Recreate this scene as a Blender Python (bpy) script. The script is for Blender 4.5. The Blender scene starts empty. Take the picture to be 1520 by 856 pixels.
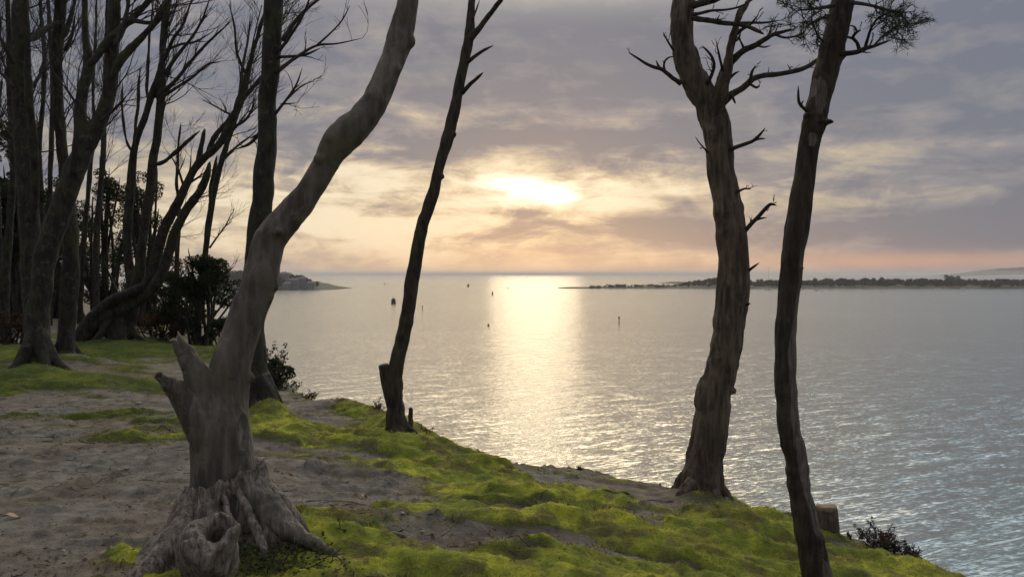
import bpy, bmesh, math, random
import numpy as np
from mathutils import Vector, Matrix

rng = np.random.default_rng(7)
random.seed(7)
S = bpy.context.scene
COL = S.collection
R = math.radians

# ------------------------------------------------------------------ camera
LENS = 31.2
FPX = 1520 * LENS / 36.0
PITCH = math.atan((428 - 407) / FPX)
EYE = 1.6
WATER = -14.4
cam_d = bpy.data.cameras.new("camera")
cam = bpy.data.objects.new("camera", cam_d)
COL.objects.link(cam)
cam.location = (0, 0, EYE)
cam.rotation_euler = (R(90) - PITCH, 0, 0)
cam_d.lens = LENS
cam_d.sensor_width = 36
cam_d.clip_start = 0.05
cam_d.clip_end = 80000
S.camera = cam
S.view_settings.view_transform = 'Standard'
S.view_settings.look = 'None'
S.view_settings.exposure = 0.0
S.view_settings.gamma = 1.0
S.render.engine = 'CYCLES'
S.cycles.max_bounces = 6
S.cycles.transparent_max_bounces = 8
S.cycles.volume_bounces = 0
S.cycles.use_denoising = True
S.cycles.sample_clamp_indirect = 6
S.cycles.sample_clamp_direct = 0

SUN_AZ, SUN_EL = 1.5, 5.4       # degrees, right of straight ahead / above the horizon


# ------------------------------------------------------------------ node helper
class G:
    """tiny expression builder for node trees"""
    def __init__(self, nt):
        self.nt = nt

    def node(self, typ, **kw):
        n = self.nt.nodes.new(typ)
        for k, v in kw.items():
            setattr(n, k, v)
        return n

    def link(self, a, b):
        self.nt.links.new(a, b)

    def put(self, sock, v):
        if isinstance(v, E):
            v = v.s
        if isinstance(v, bpy.types.NodeSocket):
            self.nt.links.new(v, sock)
        else:
            if hasattr(sock.default_value, '__len__') and not hasattr(v, '__len__'):
                v = [v] * len(sock.default_value)
            if hasattr(v, '__len__') and len(sock.default_value) == 4 and len(v) == 3:
                v = tuple(v) + (1,)
            sock.default_value = v

    def m(self, op, *a, clamp=False):
        n = self.node('ShaderNodeMath', operation=op, use_clamp=clamp)
        for i, x in enumerate(a):
            self.put(n.inputs[i], x)
        return E(self, n.outputs[0])

    def comb(self, x, y, z):
        n = self.node('ShaderNodeCombineXYZ')
        for i, v in enumerate((x, y, z)):
            self.put(n.inputs[i], v)
        return n.outputs[0]

    def noise(self, vec, scale=1, detail=4, rough=0.5, dist=0.0, color=False):
        n = self.node('ShaderNodeTexNoise')
        self.put(n.inputs['Vector'], vec)
        n.inputs['Scale'].default_value = scale
        n.inputs['Detail'].default_value = detail
        n.inputs['Roughness'].default_value = rough
        n.inputs['Distortion'].default_value = dist
        return n.outputs['Color'] if color else E(self, n.outputs['Fac'])

    def voronoi(self, vec, scale=1, feature='F1'):
        n = self.node('ShaderNodeTexVoronoi', feature=feature)
        self.put(n.inputs['Vector'], vec)
        n.inputs['Scale'].default_value = scale
        return E(self, n.outputs['Distance'])

    def smooth(self, x, a, b):
        n = self.node('ShaderNodeMapRange', interpolation_type='SMOOTHSTEP')
        self.put(n.inputs[0], x)
        n.inputs[1].default_value = a
        n.inputs[2].default_value = b
        return E(self, n.outputs[0])

    def mix(self, f, a, b, blend='MIX'):
        n = self.node('ShaderNodeMix', data_type='RGBA', blend_type=blend)
        n.clamp_factor = True
        self.put(n.inputs[0], f)
        self.put(n.inputs[6], a)
        self.put(n.inputs[7], b)
        return n.outputs[2]

    def gauss(self, x, c, w):
        t = (x - c) * (1.0 / w)
        return self.m('EXPONENT', t * t * -1.0)

    def mapping(self, vec, scale=(1, 1, 1), rot=(0, 0, 0), loc=(0, 0, 0)):
        n = self.node('ShaderNodeMapping')
        self.put(n.inputs[0], vec)
        n.inputs['Location'].default_value = loc
        n.inputs['Rotation'].default_value = rot
        n.inputs['Scale'].default_value = scale
        return n.outputs[0]


class E:
    def __init__(self, g, s):
        self.g, self.s = g, s
    def __add__(self, o): return self.g.m('ADD', self, o)
    def __radd__(self, o): return self.g.m('ADD', o, self)
    def __sub__(self, o): return self.g.m('SUBTRACT', self, o)
    def __rsub__(self, o): return self.g.m('SUBTRACT', o, self)
    def __mul__(self, o): return self.g.m('MULTIPLY', self, o)
    def __rmul__(self, o): return self.g.m('MULTIPLY', o, self)
    def __truediv__(self, o): return self.g.m('DIVIDE', self, o)
    def cl(self): return self.g.m('ADD', self, 0.0, clamp=True)


# ------------------------------------------------------------------ sky and sun
def build_world():
    w = bpy.data.worlds.new("World")
    S.world = w
    w.use_nodes = True
    nt = w.node_tree
    nt.nodes.clear()
    g = G(nt)
    out = g.node('ShaderNodeOutputWorld')
    sky = g.node('ShaderNodeTexSky', sky_type='NISHITA')
    sky.sun_disc = False
    sky.sun_elevation = R(SUN_EL)
    sky.sun_rotation = R(SUN_AZ)
    sky.air_density = 1.2
    sky.dust_density = 1.0
    tc = g.node('ShaderNodeTexCoord')
    sp = g.node('ShaderNodeSeparateXYZ')
    g.link(tc.outputs['Generated'], sp.inputs[0])
    X, Y, Z = (E(g, sp.outputs[i]) for i in range(3))
    az = g.m('ARCTAN2', X, Y) * 57.2958
    el = g.m('ARCSINE', Z) * 57.2958
    ela = g.m('ABSOLUTE', el)
    # cloud pattern: low banks stretched along the horizon, larger masses higher up
    n_big = g.noise(g.comb(az * 0.085, ela * 0.21, 0.0), 1.0, 7, 0.58, 0.55)
    n_str = g.noise(g.comb(az * 0.12 + 7.3, ela * 0.62 + 3.1, 2.0), 1.0, 7, 0.6, 0.5)
    n_mid = g.noise(g.comb(az * 0.26 + 1.7, ela * 0.52 + 9.0, 5.0), 1.0, 6, 0.6, 0.6)
    nz = (n_big - 0.5) * 1.9 + (n_str - 0.5) * 1.7 + (n_mid - 0.5) * 1.6
    # light coming through the cloud round the sun
    def blob(a, e, wa, we):
        return g.gauss(az, a, wa) * g.gauss(el, e, we)
    halo = blob(-2.0, 4.3, 19.0, 4.0)
    wide = blob(-6.0, 3.0, 26.0, 8.5)
    gap = blob(1.1, 5.55, 1.9, 0.50) + blob(2.9, 5.0, 2.1, 0.42) * 0.8 + blob(-0.2, 6.9, 0.9, 0.7) * 0.45 + blob(-1.2, 6.0, 1.2, 0.5) * 0.4 + blob(1.5, 5.2, 5.0, 1.3) * 0.35
    lit = halo * 0.52 + wide * 0.42
    # individual cloud banks (dark) and lit streaks, where they stand in the sky
    dark = (blob(3.5, 8.4, 7.5, 0.9) * 0.55 + blob(-1.5, 8.6, 3.0, 0.6) * 0.30 + blob(0.0, 3.95, 4.5, 0.28) * 0.42
            + blob(-9.0, 7.6, 3.5, 0.5) * 0.30 + blob(8.0, 3.1, 6.0, 0.7) * 0.28 + blob(15.0, 2.6, 9.0, 1.0) * 0.30
            + blob(-2.0, 5.05, 1.8, 0.25) * 0.35 + blob(2.5, 2.4, 5.0, 0.9) * 0.22 + blob(10.0, 12.0, 12.0, 2.5) * 0.15)
    lite = (blob(-10.0, 5.2, 9.0, 1.4) * 0.08 + blob(-8.5, 8.0, 2.5, 0.35) * 0.22 + blob(6.0, 9.6, 3.0, 0.5) * 0.28
            + blob(10.0, 4.6, 5.0, 0.8) * 0.25 + blob(23.0, 7.3, 9.0, 0.7) * 0.16 + blob(28.0, 13.0, 9.0, 1.0) * 0.10
            + blob(-14.0, 4.2, 9.0, 2.0) * 0.06 + blob(21.0, 4.7, 8.0, 0.5) * 0.12)
    n_bank = g.noise(g.comb(az * 0.13 + 4.4, ela * 0.42 + 1.3, 8.0), 1.0, 8, 0.62, 0.7)
    dark = dark + g.smooth(n_bank, 0.50, 0.60) * 0.20 * (halo + wide * 0.6 + 0.25)
    lite = lite + g.smooth(n_bank, 0.47, 0.36) * 0.14 * (halo + wide * 0.6 + 0.12)
    v = lit + (lit + 0.30) * nz * 1.15 - dark * (0.7 + n_mid * 0.6) + lite * (0.5 + n_str)
    v = g.m('SMOOTH_MIN', v, 0.98, 0.35) + gap * (n_str * 1.2 + n_mid * 1.0 - 0.28)
    v = g.m('MAXIMUM', v, 0.0)
    ramp = g.node('ShaderNodeValToRGB')
    g.put(ramp.inputs[0], v * (1 / 1.6))
    cr = ramp.color_ramp
    stops = [(0.0, (0.172, 0.188, 0.246)), (0.14, (0.268, 0.260, 0.292)), (0.30, (0.465, 0.405, 0.335)),
             (0.46, (0.70, 0.595, 0.445)), (0.64, (0.92, 0.82, 0.62)), (0.80, (1.12, 1.0, 0.78)), (1.0, (1.7, 1.55, 1.25))]
    while len(cr.elements) < len(stops):
        cr.elements.new(0.5)
    for e, (p, c) in zip(cr.elements, stops):
        e.position = p
        e.color = (*c, 1)
    col = ramp.outputs[0]
    veil = g.m('EXPONENT', ela * -0.55) * g.gauss(az, -3.0, 19.0) * 0.8
    col = g.mix(veil, col, (0.60, 0.525, 0.405))
    # pink-orange strip low over the right-hand shore
    pink = blob(24.0, 0.75, 13.0, 0.55) * 0.75
    col = g.mix(pink, col, (0.62, 0.36, 0.27))
    # grey sea mist right on the horizon
    mist = g.m('EXPONENT', ela * -2.2) * 0.45
    col = g.mix(mist, col, (0.42, 0.385, 0.345))
    # unseen high cloud, boosted to light the ground, warm ahead, bluer to the right
    high = g.smooth(el, 15.0, 30.0)
    hn = g.noise(tc.outputs['Generated'], 3.5, 5, 0.55, 0.3)
    front = g.smooth(Y, 0.40, 0.85)
    warm = g.mix(hn, (2.4, 2.0, 1.5), (4.2, 3.6, 2.7))
    cool = g.mix(hn, (1.7, 2.7, 3.3), (3.2, 4.0, 4.4))
    hcol = g.mix(front, g.mix(hn, (0.58, 0.62, 0.69), (0.98, 0.98, 1.00)), g.mix(g.smooth(az, 6.0, 30.0), warm, cool))
    col = g.mix(high * 0.95, col, hcol)
    # added bright sky patch above the picture, a soft key light for the ground
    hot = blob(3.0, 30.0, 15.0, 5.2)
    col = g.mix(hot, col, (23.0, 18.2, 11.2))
    back = g.smooth(Y, 0.25, -0.5)      # dusk side of the sky, behind the viewer
    col = g.mix(back * 0.75, col, (0.30, 0.30, 0.35))
    # thin gaps let the clear sky itself through
    bg1 = g.node('ShaderNodeBackground')
    g.link(sky.outputs[0], bg1.inputs[0])
    bg1.inputs[1].default_value = 0.10
    bg2 = g.node('ShaderNodeBackground')
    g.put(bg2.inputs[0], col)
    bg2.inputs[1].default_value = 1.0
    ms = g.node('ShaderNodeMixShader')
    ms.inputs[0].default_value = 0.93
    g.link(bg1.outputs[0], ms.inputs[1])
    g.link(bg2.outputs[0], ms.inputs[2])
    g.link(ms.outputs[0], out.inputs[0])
    w.cycles.sampling_method = 'MANUAL'
    w.cycles.sample_map_resolution = 1024


build_world()
sd = bpy.data.lights.new("sun", 'SUN')
sun = bpy.data.objects.new("sun", sd)
COL.objects.link(sun)
sd.energy = 0.028
sd.angle = R(6)
sd.color = (1.0, 0.80, 0.50)
sdir = Vector((math.sin(R(SUN_AZ)) * math.cos(R(SUN_EL)), math.cos(R(SUN_AZ)) * math.cos(R(SUN_EL)), math.sin(R(SUN_EL))))
sun.rotation_euler = (-sdir).to_track_quat('-Z', 'Y').to_euler()
sun.location = (0, 0, 30)


# ------------------------------------------------------------------ geometry helpers
def ray(px, py):
    f = np.array([0, math.cos(PITCH), -math.sin(PITCH)])
    u = np.array([0, math.sin(PITCH), math.cos(PITCH)])
    d = f + (px - 760) / FPX * np.array([1.0, 0, 0]) + (428 - py) / FPX * u
    return d / d[1]


def P(px, py, depth):
    return np.array([0, 0, EYE]) + ray(px, py) * depth


def _hash(ix, iy, iz):
    h = (ix.astype(np.int64) * 374761393 + iy.astype(np.int64) * 668265263 + iz.astype(np.int64) * 2147483647) & 0xFFFFFFFF
    h = ((h ^ (h >> 13)) * 1274126177) & 0xFFFFFFFF
    h = (h ^ (h >> 16)) & 0xFFFFFFFF
    return h.astype(np.float64) / 0xFFFFFFFF


def vnoise(p):
    p = np.asarray(p, float)
    i = np.floor(p)
    f = p - i
    f = f * f * f * (f * (f * 6 - 15) + 10)
    ix, iy, iz = i[..., 0], i[..., 1], i[..., 2]
    r = 0
    for dx in (0, 1):
        wx = f[..., 0] if dx else 1 - f[..., 0]
        for dy in (0, 1):
            wy = f[..., 1] if dy else 1 - f[..., 1]
            for dz in (0, 1):
                wz = f[..., 2] if dz else 1 - f[..., 2]
                r = r + wx * wy * wz * _hash(ix + dx, iy + dy, iz + dz)
    return r - 0.5


def fbm(p, octv=4, gain=0.5):
    p = np.asarray(p, float)
    a, s, r = 1.0, 1.0, 0
    for k in range(octv):
        r = r + a * vnoise(p * s + 17.3 * k)
        a *= gain
        s *= 2.03
    return r


def xyz(x, y, z=0.0):
    return np.stack([x, y, np.zeros_like(x) + z], -1)


def mesh_np(name, V, F, mat=None, smooth=True):
    """V (n,3); F list of arrays, each (m,k)"""
    me = bpy.data.meshes.new(name)
    V = np.asarray(V, np.float32)
    Fs = [np.asarray(f, np.int32) for f in F if len(f)]
    me.vertices.add(len(V))
    me.vertices.foreach_set('co', V.ravel())
    nl = sum(f.size for f in Fs)
    npoly = sum(len(f) for f in Fs)
    me.loops.add(nl)
    me.polygons.add(npoly)
    me.loops.foreach_set('vertex_index', np.concatenate([f.ravel() for f in Fs]))
    tot = np.concatenate([np.full(len(f), f.shape[1], np.int32) for f in Fs])
    st = np.concatenate([[0], np.cumsum(tot)[:-1]]).astype(np.int32)
    me.polygons.foreach_set('loop_start', st)
    me.polygons.foreach_set('loop_total', tot)
    me.polygons.foreach_set('use_smooth', np.full(npoly, smooth))
    me.update(calc_edges=True)
    me.validate()
    if mat:
        me.materials.append(mat)
    return me


def link(name, me, parent=None):
    o = bpy.data.objects.new(name, me)
    COL.objects.link(o)
    if parent:
        o.parent = parent
    return o


def tag(o, label=None, cat=None, group=None, kind=None):
    if label: o['label'] = label
    if cat: o['category'] = cat
    if group: o['group'] = group
    if kind: o['kind'] = kind
    return o


def empty(name, loc, label, cat, group=None):
    o = bpy.data.objects.new(name, None)
    COL.objects.link(o)
    o.empty_display_size = 0.2
    o.location = tuple(float(c) for c in loc)
    return tag(o, label, cat, group)


class MB:
    """collects tubes, boxes and faces into one mesh"""
    def __init__(self):
        self.v, self.f, self.n = [], [], 0

    def add(self, V, F):
        V = np.asarray(V, float)
        self.v.append(V)
        for f in F:
            if len(f):
                self.f.append(np.asarray(f, int) + self.n)
        self.n += len(V)

    def tube(self, pts, rad, sides=8, cap=True, squash=None):
        pts = np.asarray(pts, float)
        rad = np.asarray(rad, float)
        n = len(pts)
        t = np.gradient(pts, axis=0)
        t /= np.linalg.norm(t, axis=1, keepdims=True) + 1e-9
        a = np.array([0, 1.0, 0]) if abs(t[0][1]) < 0.9 else np.array([1.0, 0, 0])
        u = np.cross(t[0], a); u /= np.linalg.norm(u)
        th = np.arange(sides) / sides * 2 * math.pi
        rings = []
        for i in range(n):
            u = u - t[i] * np.dot(u, t[i])
            u /= np.linalg.norm(u) + 1e-9
            w = np.cross(t[i], u)
            rings.append(pts[i] + rad[i] * (np.cos(th)[:, None] * u + np.sin(th)[:, None] * w))
        V = np.concatenate(rings)
        k = np.arange(sides)
        F = []
        for i in range(n - 1):
            F.append(np.stack([i * sides + k, i * sides + (k + 1) % sides, (i + 1) * sides + (k + 1) % sides, (i + 1) * sides + k], 1))
        Fs = [np.concatenate(F)]
        if cap:
            V = np.concatenate([V, pts[:1], pts[-1:]])
            b, e = n * sides, n * sides + 1
            Fs.append(np.stack([np.full(sides, b), (k + 1) % sides, k], 1))
            o = (n - 1) * sides
            Fs.append(np.stack([np.full(sides, e), o + k, o + (k + 1) % sides], 1))
        self.add(V, Fs)

    def box(self, c, s, rz=0):
        c, s = np.array(c, float), np.array(s, float) / 2
        V = np.array([[x, y, z] for x in (-1, 1) for y in (-1, 1) for z in (-1, 1)]) * s
        ca, sa = math.cos(rz), math.sin(rz)
        V = np.stack([V[:, 0] * ca - V[:, 1] * sa, V[:, 0] * sa + V[:, 1] * ca, V[:, 2]], 1) + c
        self.add(V, [np.array([[0, 1, 3, 2], [4, 6, 7, 5], [0, 4, 5, 1], [2, 3, 7, 6], [0, 2, 6, 4], [1, 5, 7, 3]])])

    def ball(self, c, r, seg=12, rings=8):
        c = np.array(c, float)
        r = np.array(r, float) * np.ones(3)
        zz = np.linspace(-1, 1, rings)
        zz = np.sin(zz * math.pi / 2)
        pts = np.stack([0 * zz, 0 * zz, zz], 1)
        sub = MB()
        sub.tube(pts, np.sqrt(np.maximum(1 - zz ** 2, 0.002)), seg)
        V = sub.v[0] * r + c
        self.add(V, sub.f)

    def arrays(self):
        return np.concatenate(self.v), self._faces()

    def _faces(self):
        by = {}
        for f in self.f:
            by.setdefault(f.shape[1], []).append(f)
        return [np.concatenate(x) for x in by.values()]

    def build(self, name, mat, parent=None, origin=(0, 0, 0), smooth=True):
        V, F = self.arrays()
        return link(name, mesh_np(name, V - np.asarray(origin, float), F, mat, smooth), parent)


def catmull(pts, per=6):
    """pts (n,k) resampled through Catmull-Rom"""
    p = np.asarray(pts, float)
    if len(p) < 3:
        t = np.linspace(0, 1, per + 1)[:, None]
        return p[0] * (1 - t) + p[-1] * t
    q = np.vstack([2 * p[0] - p[1], p, 2 * p[-1] - p[-2]])
    out = []
    for i in range(1, len(q) - 2):
        t = np.linspace(0, 1, per, endpoint=False)[:, None]
        a, b, c, d = q[i - 1], q[i], q[i + 1], q[i + 2]
        out.append(0.5 * ((2 * b) + (-a + c) * t + (2 * a - 5 * b + 4 * c - d) * t ** 2 + (-a + 3 * b - 3 * c + d) * t ** 3))
    out.append(p[-1:])
    return np.concatenate(out)


def remesh(V, F, voxel, smooth=2):
    """voxel remesh of overlapping closed shapes -> (V, F) arrays"""
    me = mesh_np('tmp', V, F)
    o = link('tmp', me)
    m = o.modifiers.new('r', 'REMESH')
    m.mode = 'VOXEL'
    m.voxel_size = voxel
    if smooth:
        sm = o.modifiers.new('s', 'SMOOTH')
        sm.iterations = smooth
        sm.factor = 0.5
    dg = bpy.context.evaluated_depsgraph_get()
    e = o.evaluated_get(dg)
    m2 = e.to_mesh()
    n = len(m2.vertices)
    co = np.zeros(n * 3, np.float32)
    m2.vertices.foreach_get('co', co)
    no = np.zeros(n * 3, np.float32)
    m2.vertices.foreach_get('normal', no)
    lt = np.zeros(len(m2.polygons), np.int32)
    m2.polygons.foreach_get('loop_total', lt)
    vi = np.zeros(len(m2.loops), np.int32)
    m2.loops.foreach_get('vertex_index', vi)
    st = np.concatenate([[0], np.cumsum(lt)[:-1]])
    Fs = []
    for k in np.unique(lt):
        s = st[lt == k]
        Fs.append(vi[s[:, None] + np.arange(k)])
    e.to_mesh_clear()
    bpy.data.objects.remove(o)
    bpy.data.meshes.remove(me)
    return co.reshape(-1, 3).astype(float), no.reshape(-1, 3).astype(float), Fs


# ------------------------------------------------------------------ materials
def material(name):
    m = bpy.data.materials.new(name)
    m.use_nodes = True
    m.node_tree.nodes.clear()
    g = G(m.node_tree)
    out = g.node('ShaderNodeOutputMaterial')
    return m, g, out


def principled(g, out, col, rough=0.8, spec=0.3, normal=None):
    b = g.node('ShaderNodeBsdfPrincipled')
    g.put(b.inputs['Base Color'], col)
    g.put(b.inputs['Roughness'], rough)
    b.inputs['Specular IOR Level'].default_value = spec
    if normal is not None:
        g.put(b.inputs['Normal'], normal)
    if out is not None:
        g.link(b.outputs[0], out.inputs[0])
    return b


def bump(g, h, strength=1.0, dist=0.01, normal=None):
    n = g.node('ShaderNodeBump')
    n.inputs['Strength'].default_value = strength
    n.inputs['Distance'].default_value = dist
    g.put(n.inputs['Height'], h)
    if normal is not None:
        g.put(n.inputs['Normal'], normal)
    return n.outputs[0]


def bark_material(name, dark, light, vstretch=0.2, scale=30, dist=0.012, algae=0.0, bare=None, speck=0.0):
    m, g, out = material(name)
    tc = g.node('ShaderNodeTexCoord').outputs['Object']
    mp = g.mapping(tc, (scale, scale, scale * vstretch))
    n1 = g.noise(mp, 1.0, 6, 0.62, 0.6)
    vo = g.voronoi(g.mapping(tc, (scale * 0.8, scale * 0.8, scale * 0.8 * vstretch)), 1.0)
    n2 = g.noise(tc, 4.0, 4, 0.55)
    n3 = g.noise(tc, 60.0, 3, 0.6)
    st = g.noise(g.mapping(tc, (9, 9, 1.6)), 1.0, 5, 0.62, 0.8)
    h = n1 * 0.7 + vo * 0.55 + n3 * 0.2 + st * 0.6
    f = g.smooth(n1 * 0.7 + vo * 0.35 + (n2 - 0.5) * 0.6, 0.25, 0.85)
    col = g.mix(f, dark, light)
    if speck:
        sp = g.smooth(g.noise(tc, 11.0, 5, 0.65), 0.56, 0.66) * speck
        col = g.mix(sp, col, (0.13, 0.125, 0.11))
    if algae:
        al = g.smooth(n2 + (n1 - 0.5) * 0.5, 0.42, 0.66) * algae
        col = g.mix(al, col, (0.045, 0.055, 0.014))
    col = g.mix(g.smooth(st, 0.50, 0.66) * 0.6, col, tuple(c * 0.75 for c in dark))
    col = g.mix(g.smooth(g.noise(tc, 3.2, 5, 0.7, 0.5), 0.54, 0.68) * 0.45, col, tuple(c * 1.25 for c in light))
    rough = 0.85
    if bare:
        at = g.node('ShaderNodeAttribute', attribute_name='bare')
        bf = E(g, at.outputs['Fac'])
        grain = g.noise(g.mapping(tc, (70, 70, 5)), 1.0, 5, 0.6, 0.3)
        bc = g.mix(g.smooth(grain, 0.3, 0.7), tuple(c * 0.35 for c in bare), tuple(c * 1.15 for c in bare))
        col = g.mix(bf, col, bc)
        h = h * (1.0 - bf * 0.6) + grain * bf * 0.7
    principled(g, out, col, rough, 0.25, bump(g, h, 1.0, dist * 1.9))
    return m


BEECH = bark_material('beech_bark', (0.016, 0.013, 0.011), (0.046, 0.039, 0.033), 0.35, 22, 0.010, 0.45, speck=0.35)
BEECH_NEAR = bark_material('old_beech_bark', (0.066, 0.055, 0.046), (0.215, 0.182, 0.156), 0.22, 26, 0.012, 0.55, bare=(0.28, 0.24, 0.205), speck=0.4)
PINE = bark_material('pine_bark', (0.050, 0.038, 0.029), (0.21, 0.156, 0.118), 0.13, 30, 0.03, 0.15)
PEEL = bark_material('peeling_bark', (0.020, 0.015, 0.011), (0.075, 0.054, 0.040), 0.16, 36, 0.016, 0.1, bare=(0.165, 0.137, 0.115))
TWIG = bark_material('twig_bark', (0.022, 0.017, 0.014), (0.06, 0.049, 0.041), 0.3, 30, 0.004)


def leaf_material(name, a, b, trans=0.35):
    m, g, out = material(name)
    tc = g.node('ShaderNodeTexCoord').outputs['Object']
    n = g.noise(tc, 9.0, 3, 0.6)
    col = g.mix(g.smooth(n, 0.3, 0.7), a, b)
    d = principled(g, None, col, 0.8, 0.08)
    t = g.node('ShaderNodeBsdfTranslucent')
    g.put(t.inputs[0], col)
    ms = g.node('ShaderNodeMixShader')
    ms.inputs[0].default_value = trans
    g.link(d.outputs[0], ms.inputs[1])
    g.link(t.outputs[0], ms.inputs[2])
    g.link(ms.outputs[0], out.inputs[0])
    return m


EVERGREEN = leaf_material('evergreen_leaf', (0.018, 0.026, 0.012), (0.045, 0.055, 0.022), 0.2)
BROWNLEAF = leaf_material('dry_leaf', (0.075, 0.045, 0.024), (0.16, 0.085, 0.045), 0.3)
DULLBROWN = leaf_material('dull_brown_leaf', (0.035, 0.024, 0.016), (0.075, 0.045, 0.028), 0.2)
IVY = leaf_material('ivy_leaf', (0.028, 0.046, 0.016), (0.085, 0.085, 0.032), 0.25)
NEEDLE = leaf_material('pine_needle', (0.022, 0.034, 0.018), (0.05, 0.062, 0.03), 0.2)
HEATH = leaf_material('heath_leaf', (0.045, 0.032, 0.026), (0.10, 0.068, 0.052), 0.25)


def tree_shade(g, pos):
    # tree shade on the left bank, painted into the moss as a deeper green
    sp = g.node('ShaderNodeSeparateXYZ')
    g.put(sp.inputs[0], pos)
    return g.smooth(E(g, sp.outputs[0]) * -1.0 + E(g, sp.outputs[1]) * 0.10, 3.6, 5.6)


def moss_blade_material():
    m, g, out = material('moss_blade')
    tc = g.node('ShaderNodeNewGeometry').outputs['Position']
    n = g.noise(tc, 1.3, 4, 0.6) * 0.55 + g.noise(tc, 7.0, 6, 0.65) * 0.45
    col = g.mix(g.smooth(n, 0.36, 0.52), (0.15, 0.215, 0.048), (0.41, 0.455, 0.068))
    col = g.mix(g.smooth(n, 0.50, 0.60), col, (0.64, 0.66, 0.075))
    col = g.mix(g.smooth(g.noise(tc, 45.0, 3, 0.7), 0.50, 0.66) * 0.5, col, (0.26, 0.22, 0.08))
    col = g.mix(g.smooth(g.noise(tc, 3.4, 5, 0.68), 0.50, 0.58) * 0.65, col, (0.28, 0.23, 0.10))
    col = g.mix(tree_shade(g, tc) * 0.85, col, (0.11, 0.17, 0.040))
    an = g.node('ShaderNodeAttribute', attribute_name='grow')
    gn = g.node('ShaderNodeNewGeometry').outputs['Normal']
    mx = g.node('ShaderNodeMix', data_type='VECTOR')
    mx.inputs[0].default_value = 0.75
    g.link(gn, mx.inputs[4])
    g.link(an.outputs['Vector'], mx.inputs[5])
    nn_ = g.node('ShaderNodeVectorMath', operation='NORMALIZE')
    g.link(mx.outputs[1], nn_.inputs[0])
    d = principled(g, None, col, 0.7, 0.08, nn_.outputs[0])
    t = g.node('ShaderNodeBsdfTranslucent')
    g.put(t.inputs[0], col)
    ms = g.node('ShaderNodeMixShader')
    ms.inputs[0].default_value = 0.30
    g.link(d.outputs[0], ms.inputs[1])
    g.link(t.outputs[0], ms.inputs[2])
    g.link(ms.outputs[0], out.inputs[0])
    return m


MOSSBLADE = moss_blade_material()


def ground_material():
    m, g, out = material('cliff_top_ground')
    tc = g.node('ShaderNodeNewGeometry').outputs['Position']
    at = g.node('ShaderNodeAttribute', attribute_name='moss')
    mo = E(g, at.outputs['Fac'])
    nbig = g.noise(tc, 1.3, 4, 0.6)
    nmid = g.noise(tc, 7.0, 6, 0.65)
    nfine = g.noise(tc, 45.0, 5, 0.7)
    grit = g.noise(tc, 160.0, 3, 0.7)
    dirt = g.mix(g.smooth(nmid, 0.3, 0.72), (0.112, 0.101, 0.087), (0.245, 0.226, 0.202))
    dirt = g.mix(g.smooth(nbig, 0.4, 0.7) * 0.5, dirt, (0.115, 0.082, 0.060))
    dirt = g.mix(g.smooth(grit, 0.64, 0.72) * 0.45, dirt, (0.34, 0.30, 0.26))
    dirt = g.mix(g.smooth(nfine, 0.62, 0.70) * 0.65, dirt, (0.055, 0.038, 0.028))
    nmo = nbig * 0.55 + nmid * 0.45
    mossc = g.mix(g.smooth(nmo, 0.36, 0.52), (0.11, 0.16, 0.036), (0.31, 0.345, 0.055))
    mossc = g.mix(g.smooth(nmo, 0.50, 0.60), mossc, (0.54, 0.55, 0.062))
    ngold = g.noise(tc, 3.4, 5, 0.68)
    mossc = g.mix(g.smooth(ngold, 0.50, 0.58) * 0.75, mossc, (0.19, 0.155, 0.070))
    mossc = g.mix(g.smooth(nfine, 0.48, 0.72) * 0.55, mossc, (0.14, 0.135, 0.048))
    mossc = g.mix(tree_shade(g, tc) * 0.75, mossc, (0.060, 0.092, 0.022))
    mf = g.smooth(mo + (nfine - 0.5) * 0.75 + (nmid - 0.5) * 0.65, 0.34, 0.68)
    film = g.smooth(mo + (nmid - 0.5) * 0.9 + (nbig - 0.5) * 0.5, 0.02, 0.40)
    dirt = g.mix(film * 0.45, dirt, (0.17, 0.165, 0.055))
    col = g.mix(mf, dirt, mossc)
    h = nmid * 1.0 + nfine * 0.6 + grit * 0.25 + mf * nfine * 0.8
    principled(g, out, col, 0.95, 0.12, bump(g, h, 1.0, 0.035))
    return m


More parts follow.
